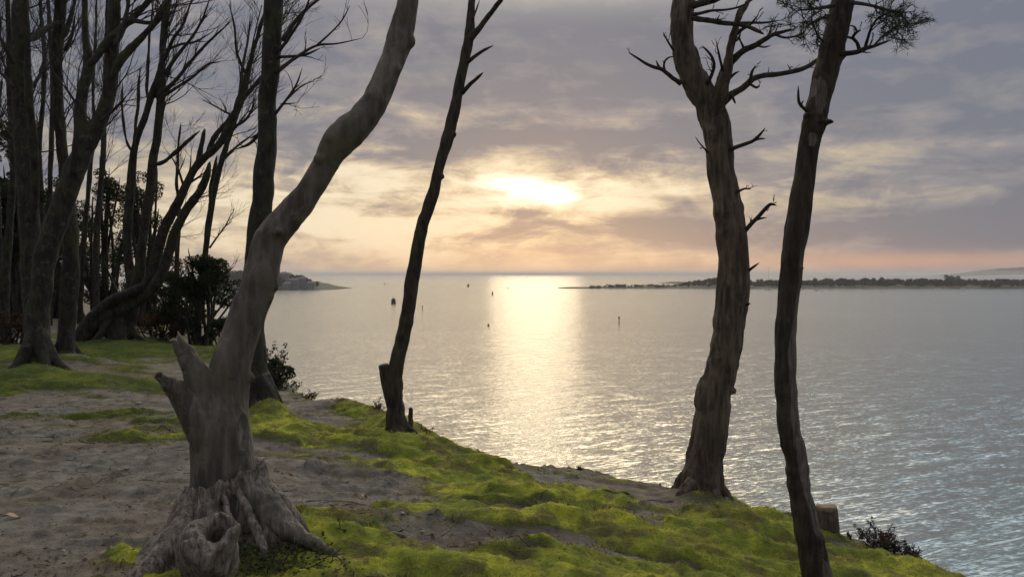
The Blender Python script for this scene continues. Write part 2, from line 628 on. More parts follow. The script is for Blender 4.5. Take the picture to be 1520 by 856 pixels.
def water_material():
    m, g, out = material('sea_water')
    pos = g.node('ShaderNodeNewGeometry').outputs['Position']
    # fine chop: slopes straight from noise so that far water keeps its roughness
    def along(fx, fy, deg):
        n = g.node('ShaderNodeMapping', vector_type='TEXTURE')
        g.put(n.inputs[0], pos)
        n.inputs['Rotation'].default_value = (0, 0, R(deg))
        n.inputs['Scale'].default_value = (1 / fx, 1 / fy, 1)
        return n.outputs[0]
    def slopes(fx, fy, deg, amt, detail):
        c = g.noise(along(fx, fy, deg), 1.0, detail, 0.6, 0.3, color=True)
        s = g.node('ShaderNodeSeparateColor')
        g.link(c, s.inputs[0])
        return (E(g, s.outputs[0]) - 0.5) * amt, (E(g, s.outputs[1]) - 0.5) * amt
    patch = g.noise(g.mapping(pos, (0.006, 0.016, 0.01)), 1.0, 4, 0.6, 0.5)
    lane = g.noise(g.mapping(pos, (0.0015, 0.02, 0.01)), 1.0, 3, 0.6, 0.8)
    amp = 0.50 + g.smooth(patch, 0.35, 0.65) * 0.40 + g.smooth(lane, 0.4, 0.6) * 0.25
    ax, ay = slopes(1.5, 3.0, 27, 0.62, 4)
    bx, by = slopes(0.20, 0.60, 30, 0.42, 3)
    nv = g.node('ShaderNodeVectorMath', operation='NORMALIZE')
    g.put(nv.inputs[0], g.comb((ax + bx) * amp * 0.8, (ay + by) * amp, 1.0))
    w1 = g.noise(along(0.26, 1.35, 30), 1.0, 3, 0.55, 0.5)
    w2 = g.noise(along(0.9, 3.6, 24), 1.0, 3, 0.6, 0.5)
    nb = bump(g, w1 * 0.30 + w2 * 0.09, 0.5, 0.6, nv.outputs[0])
    b = principled(g, out, (0.078, 0.098, 0.092), 0.18, 0.5, nb)
    b.inputs['IOR'].default_value = 1.85
    return m


def plain(name, a, b=None, scale=5, rough=0.8):
    m, g, out = material(name)
    tc = g.node('ShaderNodeTexCoord').outputs['Object']
    col = g.mix(g.noise(tc, scale, 4, 0.6), a, b or tuple(c * 0.6 for c in a))
    principled(g, out, col, rough, 0.3)
    return m


# ------------------------------------------------------------------ terrain
# the lip of the cliff, far left to near right: (px, py, depth) -> a point of the ground
EDGE_PX = [(300, 470, 34), (345, 505, 22.5), (385, 540, 16.2), (408, 572, 13.8), (430, 590, 12.7), (480, 601, 11.7), (530, 609, 11.0), (566, 621, 10.5),
           (600, 640, 9.9), (650, 656, 9.6), (710, 675, 9.3), (780, 691, 9.05), (860, 697, 9.0), (930, 713, 8.9), (1000, 729, 8.75),
           (1080, 743, 8.5), (1130, 766, 8.1), (1200, 784, 7.7), (1270, 801, 7.3), (1340, 826, 6.95), (1412, 858, 6.55)]
EDGE = np.array([P(*e) for e in EDGE_PX])
far = np.array([[-70, 95, 0.8], [-34, 66, 0.4], [-19, 48, 0.2]])
near = np.array([[4.2, 5.0, -0.85], [5.2, 2.0, -1.0], [6.0, -3.0, -1.2], [6.5, -14.0, -1.5]])
EDGE = np.vstack([far, EDGE, near])
POLY = np.vstack([EDGE[:, :2], [[-90, -14], [-90, 95]]])


def gp(px, py, z=0.0):
    d = ray(px, py)
    return P(px, py, (z - EYE) / d[2])


CTRL = [gp(*a) for a in [(0, 856), (200, 850), (334, 828), (470, 803), (0, 700), (0, 650), (0, 590), (60, 555), (98, 541), (175, 515), (290, 505),
                         (200, 650), (230, 720), (300, 545)]]
CTRL += [np.array(a, float) for a in [(0, 0, 0), (-6, 0, 0), (-6, -12, 0), (3, -10, -.6), (2.4, 0, -0.3), (-30, 5, 0.6), (-30, 30, 0.9), (-14, 15, 0.15), (-10, 24, 0.1), (-20, 45, 0.5), (-50, 60, 1.2)]]
CTRL += [P(*a) for a in [(390, 626, 9.7), (590, 643, 9.25), (1040, 740, 8.25), (760, 856, 4.95), (1000, 856, 5.45), (1215, 856, 6.1), (1226, 793, 7.15),
                         (600, 780, 5.75), (560, 700, 7.4), (700, 720, 7.25), (850, 760, 6.7), (950, 750, 7.35), (480, 660, 8.45)]]
CTRL = np.vstack([CTRL, EDGE[2:-2]])


def tps_fit(C):
    n = len(C)
    d = np.linalg.norm(C[:, None, :2] - C[None, :, :2], axis=2)
    K = np.where(d > 0, d ** 2 * np.log(d + 1e-12), 0) + np.eye(n) * 0.02
    A = np.hstack([np.ones((n, 1)), C[:, :2]])
    M = np.block([[K, A], [A.T, np.zeros((3, 3))]])
    return np.linalg.solve(M, np.concatenate([C[:, 2], np.zeros(3)]))


TPS = tps_fit(CTRL)


def tps_eval(x, y):
    r = np.zeros_like(x)
    for i, c in enumerate(CTRL):
        d2 = (x - c[0]) ** 2 + (y - c[1]) ** 2
        r = r + TPS[i] * 0.5 * d2 * np.log(d2 + 1e-12)
    n = len(CTRL)
    return r + TPS[n] + TPS[n + 1] * x + TPS[n + 2] * y


def inside(x, y):
    c = np.zeros(x.shape, bool)
    n = len(POLY)
    for i in range(n):
        x0, y0 = POLY[i]
        x1, y1 = POLY[(i + 1) % n]
        cond = ((y0 > y) != (y1 > y)) & (x < (x1 - x0) * (y - y0) / (y1 - y0 + 1e-12) + x0)
        c ^= cond
    return c


def edge_dist(x, y):
    best = np.full(x.shape, 1e9)
    zz = np.zeros(x.shape)
    for i in range(len(EDGE) - 1):
        a, b = EDGE[i], EDGE[i + 1]
        ab = b - a
        t = np.clip(((x - a[0]) * ab[0] + (y - a[1]) * ab[1]) / (ab[0] ** 2 + ab[1] ** 2), 0, 1)
        d = np.hypot(x - a[0] - t * ab[0], y - a[1] - t * ab[1])
        m = d < best
        best = np.where(m, d, best)
        zz = np.where(m, a[2] + t * ab[2], zz)
    return best, zz


BUMPS = []      # (x, y, sx, sy, rot, height)


def smooth_h(x, y):
    ins = inside(x, y)
    d, ze = edge_dist(x, y)
    zi = tps_eval(x, y)
    drop = 1.35 * (np.sqrt(d ** 2 + 0.22 ** 2) - 0.22)
    wob = fbm(xyz(x * 0.5, y * 0.5, 3.0), 3) * np.clip(d, 0, 3) * 0.5
    zo = ze - drop + wob
    z = np.where(ins, zi, zo)
    return np.maximum(z, WATER - 1.5), np.where(ins, -d, d)


def march(px, py):
    """first hit of a line of sight with the smooth ground"""
    d = ray(px, py)
    t = np.concatenate([np.linspace(2, 14, 700), np.linspace(14.05, 40, 400)])
    p = np.array([0, 0, EYE]) + t[:, None] * d
    z, _ = smooth_h(p[:, 0], p[:, 1])
    k = np.argmax(p[:, 2] < z)
    return p[k] if k > 0 else p[-1]


def bump_px(px, py, wx, wy, h, rot=0.0):
    p = march(px, py)
    BUMPS.append((p[0], p[1], wx, wy, rot, h))


# moss pillows, root hummocks and worn hollows seen on the ground
for a in [(690, 690, 0.30, 0.16, 0.07), (640, 672, 0.35, 0.2, 0.08), (820, 745, 0.5, 0.16, 0.07, -0.25), (735, 735, 0.10, 0.07, 0.05), (690, 702, 0.12, 0.08, 0.05),
          (590, 640, 0.28, 0.22, 0.12), (398, 632, 0.34, 0.26, 0.16), (440, 650, 0.2, 0.12, 0.06), (505, 606, 0.45, 0.3, 0.06), (1040, 742, 0.30, 0.22, 0.07),
          (700, 770, 0.7, 0.18, 0.06, -0.1), (850, 790, 0.6, 0.14, 0.06, -0.35), (960, 800, 0.5, 0.12, 0.06, -0.4), (1080, 790, 0.4, 0.12, 0.06, -0.4), (1150, 800, 0.3, 0.1, 0.05, -0.4),
          (780, 835, 0.35, 0.10, 0.06, 0.3), (900, 830, 0.45, 0.10, 0.04, -0.1), (620, 770, 0.25, 0.12, 0.035), (950, 720, 0.4, 0.12, 0.05), (60, 572, 1.8, 0.5, 0.14), (180, 525, 2.0, 0.8, 0.12),
          (58, 560, 0.6, 0.5, 0.10), (100, 545, 0.6, 0.5, 0.12), (178, 515, 0.9, 0.7, 0.14), (560, 660, 0.7, 0.18, 0.05), (480, 690, 0.4, 0.12, 0.03), (330, 840, 0.55, 0.4, 0.03),
          (520, 775, 0.35, 0.2, 0.05), (470, 815, 0.4, 0.25, 0.07), (640, 720, -1, 0, 0)]:
    if a[2] > 0:
        bump_px(*a)
for a in [(500, 715, 0.5, 0.25, -0.05), (760, 810, 0.4, 0.18, -0.05), (960, 765, 0.45, 0.18, -0.05), (880, 725, 0.6, 0.2, -0.04), (520, 630, 0.35, 0.25, -0.06), (430, 800, 0.3, 0.1, -0.02),
          (660, 800, 0.5, 0.2, -0.03), (1030, 825, 0.2, 0.1, -0.04)]:
    bump_px(*a)


def bumps_h(x, y):
    r = np.zeros_like(x)
    for bx, by, sx, sy, rot, h in BUMPS:
        ca, sa = math.cos(rot), math.sin(rot)
        dx, dy = x - bx, y - by
        u, v = (dx * ca + dy * sa) / sx, (-dx * sa + dy * ca) / sy
        r += h * np.exp(-(u * u + v * v))
    return r


MOSS, BARE = [], []
for a in [(640, 665, 1.0, 0.5), (590, 640, 0.6, 0.5), (440, 640, 0.9, 0.6), (540, 612, 0.8, 0.5), (700, 700, 1.0, 0.5), (760, 725, 1.1, 0.35), (840, 745, 0.7, 0.3), (680, 760, 0.8, 0.3),
          (800, 780, 0.9, 0.35), (900, 800, 0.9, 0.35), (1000, 820, 0.8, 0.4), (1100, 790, 0.7, 0.5), (1150, 830, 0.7, 0.5), (1250, 830, 0.8, 0.5), (1300, 850, 0.6, 0.4), (1060, 770, 0.35, 0.2), (970, 715, 0.8, 0.25),
          (840, 850, 0.6, 0.2), (940, 850, 0.8, 0.25), (520, 790, 0.45, 0.3), (460, 825, 0.5, 0.3), (560, 830, 0.25, 0.2), (60, 575, 2.2, 0.55), (180, 566, 1.2, 0.4), (190, 528, 2.4, 1.0), (280, 520, 2.0, 1.5), (20, 530, 2.5, 2.0),
          (210, 830, 0.3, 0.28), (260, 752, 0.16, 0.06), (1105, 850, 0.6, 0.4), (620, 690, 0.7, 0.25), (1100, 752, 0.35, 0.2), (340, 850, 0.4, 0.2), (1110, 768, 0.4, 0.3), (1190, 790, 0.4, 0.35), (1290, 818, 0.5, 0.4), (1370, 846, 0.5, 0.4), (640, 752, 0.6, 0.3), (740, 765, 0.6, 0.3), (720, 738, 0.5, 0.25), (880, 775, 0.5, 0.25), (425, 735, 0.22, 0.06), (440, 765, 0.3, 0.08)]:
    p = march(a[0], a[1])
    MOSS.append((p[0], p[1], a[2], a[3]))
for a in [(490, 720, 0.55, 0.5), (560, 725, 0.25, 0.2), (590, 800, 0.45, 0.25), (720, 815, 0.6, 0.22), (800, 848, 0.4, 0.14), (940, 762, 0.5, 0.22), (1030, 765, 0.3, 0.14), (860, 715, 0.7, 0.18), (740, 692, 0.5, 0.15),
          (500, 632, 0.45, 0.3), (450, 608, 0.5, 0.4), (150, 700, 2.5, 1.2), (100, 800, 1.2, 0.6), (150, 600, 2.5, 0.7), (1170, 820, 0.16, 0.08), (830, 800, 0.3, 0.1), (1000, 752, 0.35, 0.16)]:
    p = march(a[0], a[1])
    BARE.append((p[0], p[1], a[2], a[3]))


def moss_field(x, y, d):
    m = np.zeros_like(x)
    for bx, by, sx, sy in MOSS:
        m = np.maximum(m, np.exp(-(((x - bx) / sx) ** 2 + ((y - by) / sy) ** 2)) * 1.32)
    for bx, by, sx, sy in BARE:
        m = m - 0.85 * np.exp(-(((x - bx) / sx) ** 2 + ((y - by) / sy) ** 2))
    n = fbm(xyz(x * 1.1, y * 2.4, 1.0), 5, 0.6)
    streak = fbm(xyz(x * 0.9 + y * 0.5, y * 6.0, 8.0), 4, 0.6)
    m = m + n * 0.95 + streak * 0.95 + 0.10
    return np.clip(m, -0.5, 1.5)


def full_h(x, y):
    z, d = smooth_h(x, y)
    mo = moss_field(x, y, d)
    k = np.clip((mo - 0.35) / 0.35, 0, 1)
    k = k * k * (3 - 2 * k)
    zz = z + 1.35 * bumps_h(x, y)
    zz = zz + 0.030 * k
    zz = zz + 0.075 * fbm(xyz(x * 0.8, y * 1.4, 2.0), 3) + 0.095 * fbm(xyz(x * 2.0 + y, y * 5.5, 4.0), 4, 0.55) * (0.20 + 0.85 * k)
    zz = zz + 0.011 * fbm(xyz(x * 12, y * 15, 6.0), 3) + 0.045 * k * fbm(xyz(x * 4.0, y * 7.0, 9.0), 5, 0.65)
    ridge = np.abs(fbm(xyz(x * 1.5 - y * 0.9, y * 3.0 + x * 0.6, 12.0), 3))
    zz = zz + 0.032 * np.exp(-(ridge / 0.035) ** 2) * (1 - 0.4 * k)
    return zz, d, np.clip(mo, 0, 1)


def spaced(lo, f0, f1, hi, fine, grow=1.06):
    mid = list(np.arange(f0, f1, fine))
    a, s = [f0], fine
    while a[-1] > lo:
        s *= grow
        a.append(a[-1] - s)
    b, s = [mid[-1]], fine
    while b[-1] < hi:
        s *= grow
        b.append(b[-1] + s)
    return np.array(a[:0:-1] + mid + b[1:])


GX = spaced(-88, -4.6, 4.2, 24, 0.028, 1.03)
GY = spaced(-13.5, 4.2, 11.5, 110, 0.028, 1.03)
gx, gy = np.meshgrid(GX, GY)
gz, gd, gm = full_h(gx.ravel(), gy.ravel())
V = np.stack([gx.ravel(), gy.ravel(), gz], 1)
nx, ny = len(GX), len(GY)
idx = np.arange(nx * ny).reshape(ny, nx)
Fq = np.stack([idx[:-1, :-1].ravel(), idx[:-1, 1:].ravel(), idx[1:, 1:].ravel(), idx[1:, :-1].ravel()], 1)
keep = V[Fq].max(axis=1)[:, 2] > WATER - 1.4
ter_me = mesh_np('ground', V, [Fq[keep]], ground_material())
at = ter_me.attributes.new('moss', 'FLOAT', 'POINT')
gm2 = np.where(gd > 0.25, np.clip(gm * 0.6, 0, 1), gm)
at.data.foreach_set('value', gm2.astype(np.float32))
ground = tag(link('ground', ter_me), 'worn cliff top of bare earth and mossy hummocks dropping to the water', 'ground', kind='structure')
print('terrain verts', len(V))


def hz(x, y):
    z, _, _ = full_h(np.atleast_1d(np.asarray(x, float)), np.atleast_1d(np.asarray(y, float)))
    return z


# ------------------------------------------------------------------ water
def water():
    mb = MB()
    Rr = 26000
    mb.add([[-Rr, -200, WATER], [Rr, -200, WATER], [Rr, Rr, WATER], [-Rr, Rr, WATER]], [np.array([[0, 1, 2, 3]])])
    tag(mb.build('water', water_material(), smooth=False), 'rippled sea reflecting the low sun', 'water', kind='structure')


water()


# ------------------------------------------------------------------ trees
def stem_world(pts, depth, drift=0.0, wob=0.0, per=6, ext=0.0, ext_r=0.6):
    """(px, py, radius px) points at a depth -> resampled (n,4) x,y,z,r"""
    a = []
    n = len(pts)
    for i, (px, py, r) in enumerate(pts):
        dp = depth + drift * i / max(1, n - 1)
        p = P(px, py, dp)
        a.append([p[0], p[1], p[2], r * dp / FPX])
    a = np.array(a)
    if ext:
        t = a[-1] - a[-2]
        t[:3] /= np.linalg.norm(t[:3])
        t[0] *= 0.5
        t[2] = abs(t[2]) + 0.3
        t[:3] /= np.linalg.norm(t[:3])
        e1, e2 = a[-1].copy(), a[-1].copy()
        e1[:3] += t[:3] * ext * 0.5
        e1[3] *= (1 + ext_r) / 2
        e2[:3] += t[:3] * ext + np.array([0.05, 0, 0]) * ext
        e2[3] *= ext_r
        a = np.vstack([a, e1, e2])
    c = catmull(a, per)
    if not ext and len(c) > 5:
        c[-4:, 3] *= np.array([0.92, 0.8, 0.6, 0.3])
    c[:, 3] = np.maximum(c[:, 3], 0.001)
    if wob:
        s = np.arange(len(c)) * 0.35
        off = rng.uniform(0, 99)
        c[:, 0] += 0.22 * wob * c[:, 3] * vnoise(xyz(s, s * 0 + off))
        c[:, 2] += wob * 0.08 * c[:, 3] * vnoise(xyz(s, s * 0 + off + 9))
        c[:, 3] *= 1 + 0.12 * vnoise(xyz(s * 1.7, s * 0 + off + 20))
    return c


def grow(mb, p, d, length, r, level, up=0.25, spread=0.6, kids=(3, 5), tips=None, jitter=0.16, sides=6):
    n = max(4, int(length / 0.16))
    n = min(n, 12)
    step = length / n
    pts, rad = [np.array(p, float)], [r]
    d = np.array(d, float)
    d /= np.linalg.norm(d)
    for i in range(n):
        d = d + rng.normal(0, jitter, 3) * np.array([1, 1, 0.8]) + np.array([0, 0, up * 0.12])
        d /= np.linalg.norm(d)
        pts.append(pts[-1] + d * step)
        rad.append(max(r * (1 - 0.8 * (i + 1) / n), 0.0022))
    mb.tube(pts, rad, sides if level else 4, True)
    if tips is not None and level <= 1:
        tips.append((pts[-1], d.copy()))
    if level <= 0:
        return
    for k in range(rng.integers(kids[0], kids[1] + 1)):
        i = int(rng.integers(max(1, n // 5), n))
        dd = pts[i] - pts[i - 1]
        dd /= np.linalg.norm(dd)
        sd_ = rng.normal(0, 1, 3)
        sd_ -= dd * np.dot(sd_, dd)
        sd_ /= np.linalg.norm(sd_) + 1e-9
        nd = dd + sd_ * spread * rng.uniform(0.5, 1.2) + np.array([0, 0, up * 0.5])
        grow(mb, pts[i], nd, length * rng.uniform(0.35, 0.65), max(rad[i] * 0.7, 0.003), level - 1, up, spread, kids, tips, jitter, sides)


def knots(mb, c, n, size=0.9, lo=0.1, hi=0.95):
    for k in range(n):
        i = int(rng.uniform(lo, hi) * (len(c) - 1))
        a = rng.uniform(0, 2 * math.pi)
        r = c[i, 3]
        pos = c[i, :3] + np.array([math.cos(a), math.sin(a), 0]) * r * 0.78
        mb.ball(pos, (r * 0.32 * size, r * 0.32 * size, r * 0.38 * size), 8, 6)


def trunk_part(root, mb, voxel, mat, rough=(0.012, 6, 0.006, 22), vst=0.3, post=None, smooth=3, name='trunk'):
    V, F = mb.arrays()
    V, N, F = remesh(V, F, voxel, smooth)
    a1, s1, a2, s2 = rough
    q = V * np.array([1, 1, vst])
    disp = a1 * fbm(q * s1, 3) + a2 * fbm(q * s2 + 40, 3)
    extra = None
    if post:
        V, disp, extra = post(V, N, disp)
    V = V + N * disp[:, None]
    org = np.array(root.location)
    me = mesh_np(name, V - org, F, mat)
    if extra is not None:
        me.attributes.new('bare', 'FLOAT', 'POINT').data.foreach_set('value', extra.astype(np.float32))
    return link(name, me, root)


def base_of(px, py, depth):
    p = P(px, py, depth)
    return np.array([p[0], p[1], float(hz(p[0], p[1])[0])])


def flare_roots(mb, base, r, n=6, length=2.2, drop=0.35, seed=0):
    rr = np.random.default_rng(seed)
    a0 = rr.uniform(0, 6)
    for k in range(n):
        a = a0 + k * 2 * math.pi / n + rr.uniform(-0.3, 0.3)
        L = r * length * rr.uniform(0.8, 1.25)
        d = np.array([math.cos(a), math.sin(a), 0])
        p0 = base + d * r * 0.05 + np.array([0, 0, r * 2.2])
        p1 = base + d * r * 0.72 + np.array([0, 0, r * 0.75])
        p2 = base + d * L * 0.75 + np.array([0, 0, r * 0.12])
        p3 = base + d * L * 1.2 + np.array([0, 0, -r * drop])
        c = catmull(np.array([p0, p1, p2, p3]), 4)
        mb.tube(c, np.linspace(r * 0.40, r * 0.18, len(c)), 8)


# ---- the near beech with its old broken base -----------------------
def near_beech():
    D = 5.0
    base = base_of(334, 832, D)
    root = empty('beech_tree', base, 'bent old beech rising from a split hollow stump nearest on the left', 'tree')
    mb = MB()
    main = stem_world([(334, 850, 52), (334, 790, 50), (334, 720, 47), (329, 650, 45), (328, 610, 42), (337, 570, 33), (345, 535, 29), (356, 500, 26.5), (370, 458, 26), (380, 435, 26),
                       (388, 410, 27), (393, 388, 25), (399, 358, 24), (420, 330, 22), (447, 300, 21.5), (466, 270, 19.5), (482, 240, 19.5), (497, 216, 22), (520, 194, 22), (543, 170, 20), (563, 140, 18.5),
                       (577, 105, 18), (590, 70, 18), (600, 35, 17.5), (606, 0, 16), (609, -60, 15)], D, 0.25, 0, 6, ext=2.4, ext_r=0.55)
    mb.tube(main[:, :3], main[:, 3], 20)
    stubs = [stem_world([(326, 640, 24), (318, 615, 25), (303, 585, 23), (290, 552, 18), (276, 525, 13), (266, 508, 9), (257, 494, 4)], D, -0.15),
             stem_world([(320, 680, 26), (310, 655, 26), (290, 615, 23), (270, 588, 17), (255, 573, 11.5), (243, 565, 9), (232, 560, 6)], D, -0.25)]
    for c_ in stubs:
        mb.tube(c_[:-12, :3], c_[:-12, 3] * 0.96, 14)
    for (px, py, r, o) in [(403, 424, 13, -0.02), (606, 60, 12, 0.1), (491, 208, 12, 0), (441, 296, 10, -0.02), (590, 102, 9, 0.06), (396, 438, 12, -0.05), (474, 237, 9, -.03), (568, 150, 9, 0.05),
                           (413, 345, 9, -0.08), (372, 560, 7, -0.06), (320, 640, 12, -0.14)]:
        q = P(px, py, D + 0.12 + o)
        rr = r * D / FPX
        mb.ball(q, (rr, rr, rr), 10, 8)
    zrim = P(334, 728, D)[2]
    for k_, c_ in enumerate(stubs):
        q = MB(); q.tube(c_[:, :3], c_[:, 3], 16)
        V, F = q.arrays()
        V, N, F = remesh(V, F, 0.007, 1)
        ax = c_[-1, :3] - c_[-8, :3]; ax /= np.linalg.norm(ax)
        t_ = np.clip(1 + ((V - c_[-1, :3]) @ ax) / 0.22, 0, 1)
        sp_ = fbm(np.stack([(V - c_[-1, :3]) @ np.cross(ax, [0, 1, 0]) * 34, V[:, 1] * 34, V[:, 2] * 3], 1), 3)
        V = V + ax * (t_ ** 1.5 * sp_ * 0.10)[:, None] + N * (0.012 * fbm(V * np.array([16, 16, 7]), 3) + t_ * 0.022 * fbm(V * np.array([45, 45, 20]), 2))[:, None]
        o_ = mesh_np('broken_limb', V - base, F, BEECH_NEAR)
        o_.attributes.new('bare', 'FLOAT', 'POINT').data.foreach_set('value', np.clip((t_ - 0.75) * 5 * (k_ == 0), 0, 0.7).astype(np.float32))
        tag(link('broken_limb', o_, root), 'snapped limb with a pale splintered tip' if k_ == 0 else 'low snapped limb pointing left')

    def post(V, N, disp):
        # pale scar on the right of the stem and the bare ends of the two broken limbs
        px = 760 + V[:, 0] / V[:, 1] * FPX
        py = 407 - (V[:, 2] - EYE) / V[:, 1] * FPX
        nn = fbm(V * np.array([14, 14, 4]), 3)
        u = (px - 357 - (py - 648) * 0.02) / 7 + nn * 0.7
        v = (py - 640) / 24 + nn * 0.4
        sc = np.clip(1.3 - (u * u + v * v), 0, 1)
        edge = np.exp(-((u * u + v * v - 1.6) / 0.6) ** 2)
        front = N[:, 1] < 0.3
        sc = np.where(front, sc, 0)
        right = np.clip((px - 366) / 8, 0, 1) * np.clip((py - 615) / 30, 0, 1) * (V[:, 2] > zrim - 0.1) * 0.55 * (N[:, 0] > 0.2)
        tip = np.clip((505 - py) / 8 + nn, 0, 1) * (px < 275) * 0.8
        disp = disp + np.where(front, 0.012 * edge - 0.022 * sc, 0)
        flut = 0.02 * fbm(np.stack([np.arctan2(V[:, 1] - D, V[:, 0] - P(334, 700, D)[0]) * 2.2, V[:, 2] * 0.6, V[:, 2] * 0], 1), 3)
        disp = disp + np.where(V[:, 2] < P(334, 560, D)[2], flut * 1.6, 0)
        jag = np.where((px < 300) & (py > 480) & (py < 580), 0.022 * fbm(V * 38, 2), 0)
        return V, disp + jag, np.clip(np.maximum(np.maximum(sc, right), tip), 0, 1)

    trunk_part(root, mb, 0.010, BEECH_NEAR, (0.016, 5, 0.012, 16), 0.35, post, 5)

    # old split base: a jagged shell of bare wood round the foot, running out in roots
    cx, cy = P(334, 760, D)[0], D
    nt_, nh = 260, 46
    th = np.linspace(0, 2 * math.pi, nt_, endpoint=False)
    def lob(a, w):
        d = (th - a + math.pi) % (2 * math.pi) - math.pi
        return np.exp(-(d / w) ** 2)
    flare = 0.16 + 0.20 * lob(R(-8), 0.30) + 0.16 * lob(R(200), 0.45) + 0.10 * lob(R(245), 0.30) + 0.05 * lob(R(-80), 0.30) + 0.15 * lob(R(90), 0.4) + 0.1 * lob(R(40), 0.2)
    flare *= 1 + 0.25 * fbm(np.stack([np.cos(th) * 3, np.sin(th) * 3, th * 0], 1), 2)
    fl = fbm(np.stack([np.cos(th) * 7, np.sin(th) * 7, th * 0 + 3], 1), 3)
    rimz = 0.33 + 0.065 * np.cos(th - R(10)) + 0.05 * fl + 0.012 * fbm(np.stack([np.cos(th) * 19, np.sin(th) * 19, th * 0 + 3], 1), 2)
    rings = []
    for j in range(nh):
        t = j / (nh - 1)
        h = rimz * t - 0.05 * (1 - t)
        rr = 0.222 + flare * (1 - t) ** 1.7 + 0.02 * (1 - t) - 0.17 * lob(R(-64), 0.30) * max(0, math.sin(math.pi * min(1, t * 0.88))) ** 0.6
        cre = fbm(np.stack([np.cos(th) * 4.5 + t, np.sin(th) * 4.5, th * 0 + t * 2.6], 1), 2)
        fin = fbm(np.stack([np.cos(th) * 26, np.sin(th) * 26, th * 0 + t * 2.5], 1), 3)
        rr = rr + 0.075 * cre * (0.5 + 0.5 * t) + 0.006 * fin
        X, Y = cx + np.cos(th) * rr, cy + np.sin(th) * rr * 0.95
        q = (1 - t) ** 1.5
        rings.append(np.stack([X, Y, base[2] * (1 - q) + hz(X, Y) * q + h + 0.05 * lob(R(-8), 0.25) * np.sin(t * math.pi) - 0.03 * q], 1))
    for t in (0.5, 1.0):          # turn in over the rim, then down inside
        rr = 0.222 - 0.055 * t + 0.015 * fl
        rings.append(np.stack([cx + np.cos(th) * rr, cy + np.sin(th) * rr * 0.95, base[2] + rimz - 0.10 * t * t + 0.01], 1))
    V = np.concatenate(rings)
    k = np.arange(nt_)
    F = np.concatenate([np.stack([i * nt_ + k, i * nt_ + (k + 1) % nt_, (i + 1) * nt_ + (k + 1) % nt_, (i + 1) * nt_ + k], 1) for i in range(len(rings) - 1)])
    me = mesh_np('split_base', V - base, [F], STUMPWOOD)
    tag(link('split_base', me, root), 'grey split wood flaring into roots')
    for lab_, pts_, w_ in [('smooth grey root sweeping down to the right', [(362, 705, 16), (376, 726, 21), (390, 748, 24), (407, 768, 23), (428, 784, 19), (448, 795, 14), (466, 803, 10), (484, 812, 7), (498, 820, 5)], (-0.05, -0.12)),
                           ('rough root running down to the left', [(302, 740, 18), (286, 760, 24), (270, 785, 25), (250, 812, 24), (230, 838, 21), (208, 862, 17), (190, 880, 12)], (-0.05, -0.50)),
                           ('thin pale rib of the split wood', [(328, 726, 5), (334, 745, 5), (341, 768, 4.6), (349, 790, 4.2), (356, 808, 4)], (-0.13, -0.26)),
                           ('broad rib of the split wood', [(350, 716, 6), (362, 742, 7), (374, 766, 7), (386, 788, 6.5), (396, 804, 6)], (-0.08, -0.24))]:
        c_ = stem_world(pts_, D + w_[0], w_[1])
        g_ = hz(c_[:, 0], c_[:, 1])
        k_ = np.linspace(0, 1, len(c_)) ** 4
        c_[:, 2] = c_[:, 2] * (1 - k_) + (g_ + c_[:, 3] * 0.15) * k_
        q = MB(); q.tube(c_[:, :3], c_[:, 3], 14)
        V, F = q.arrays()
        V, N, F = remesh(V, F, 0.008, 2)
        nz_ = np.array([1, 1, 0.3])
        V = V + N * ((0.012 if 'rib' in lab_ else 0.030) * fbm(V * 8 * nz_, 3) + 0.014 * fbm(V * 30 * nz_, 3))[:, None]
        rib_ = 'rib' in lab_
        o_ = mesh_np('wood_rib' if rib_ else 'root', V - base, F, BEECH_NEAR if 'smooth' in lab_ else STUMPWOOD)
        o_.attributes.new('bare', 'FLOAT', 'POINT').data.foreach_set('value', np.clip(0.5 + 2 * fbm(V * 6, 3), 0, 0.9).astype(np.float32))
        tag(link('wood_rib' if rib_ else 'root', o_, root), lab_)
    # hollow stub of a sawn stem leaning out of the front of the base
    p0 = P(306, 880, D - 0.42); p1 = P(307, 838, D - 0.52); p2 = P(309, 794, D - 0.62)
    c = catmull(np.array([p0 - [0, 0, 0.12], p0, p1, p2]), 6)
    mbs = MB()
    rad = np.linspace(0.165, 0.128, len(c))
    mbs.tube(c, rad, 22)
    V, F = mbs.arrays()
    V, N, F = remesh(V, F, 0.009, 1)
    ax = (c[-1] - c[-4]); ax /= np.linalg.norm(ax)
    rel = V - c[-1]
    along = rel @ ax
    off = rel - along[:, None] * ax - np.array([0.045, 0.03, 0])
    off = off - (off @ ax)[:, None] * ax
    rad_ = np.linalg.norm(off * np.array([1, 1, 1]), axis=1) * (1 + 0.5 * fbm(V * 11, 2))
    hole = np.clip(1.25 - (rad_ / 0.055) ** 2, 0, 1) * (along > -0.04)
    tilt = np.clip((along + 0.10) / 0.10, 0, 1) * (rel[:, 0] * 0.30 + 0.10 * fbm(V * np.array([10, 10, 1.0]) + 3, 3))
    V = V - ax * (hole * 0.13)[:, None] + ax * tilt[:, None] + N * (0.060 * fbm(V * np.array([8, 8, 4]), 3) + 0.018 * fbm(V * np.array([34, 34, 10]), 3))[:, None]
    link('hollow_stub', mesh_np('hollow_stub', V - base, F, STUMPWOOD), root)
    return base


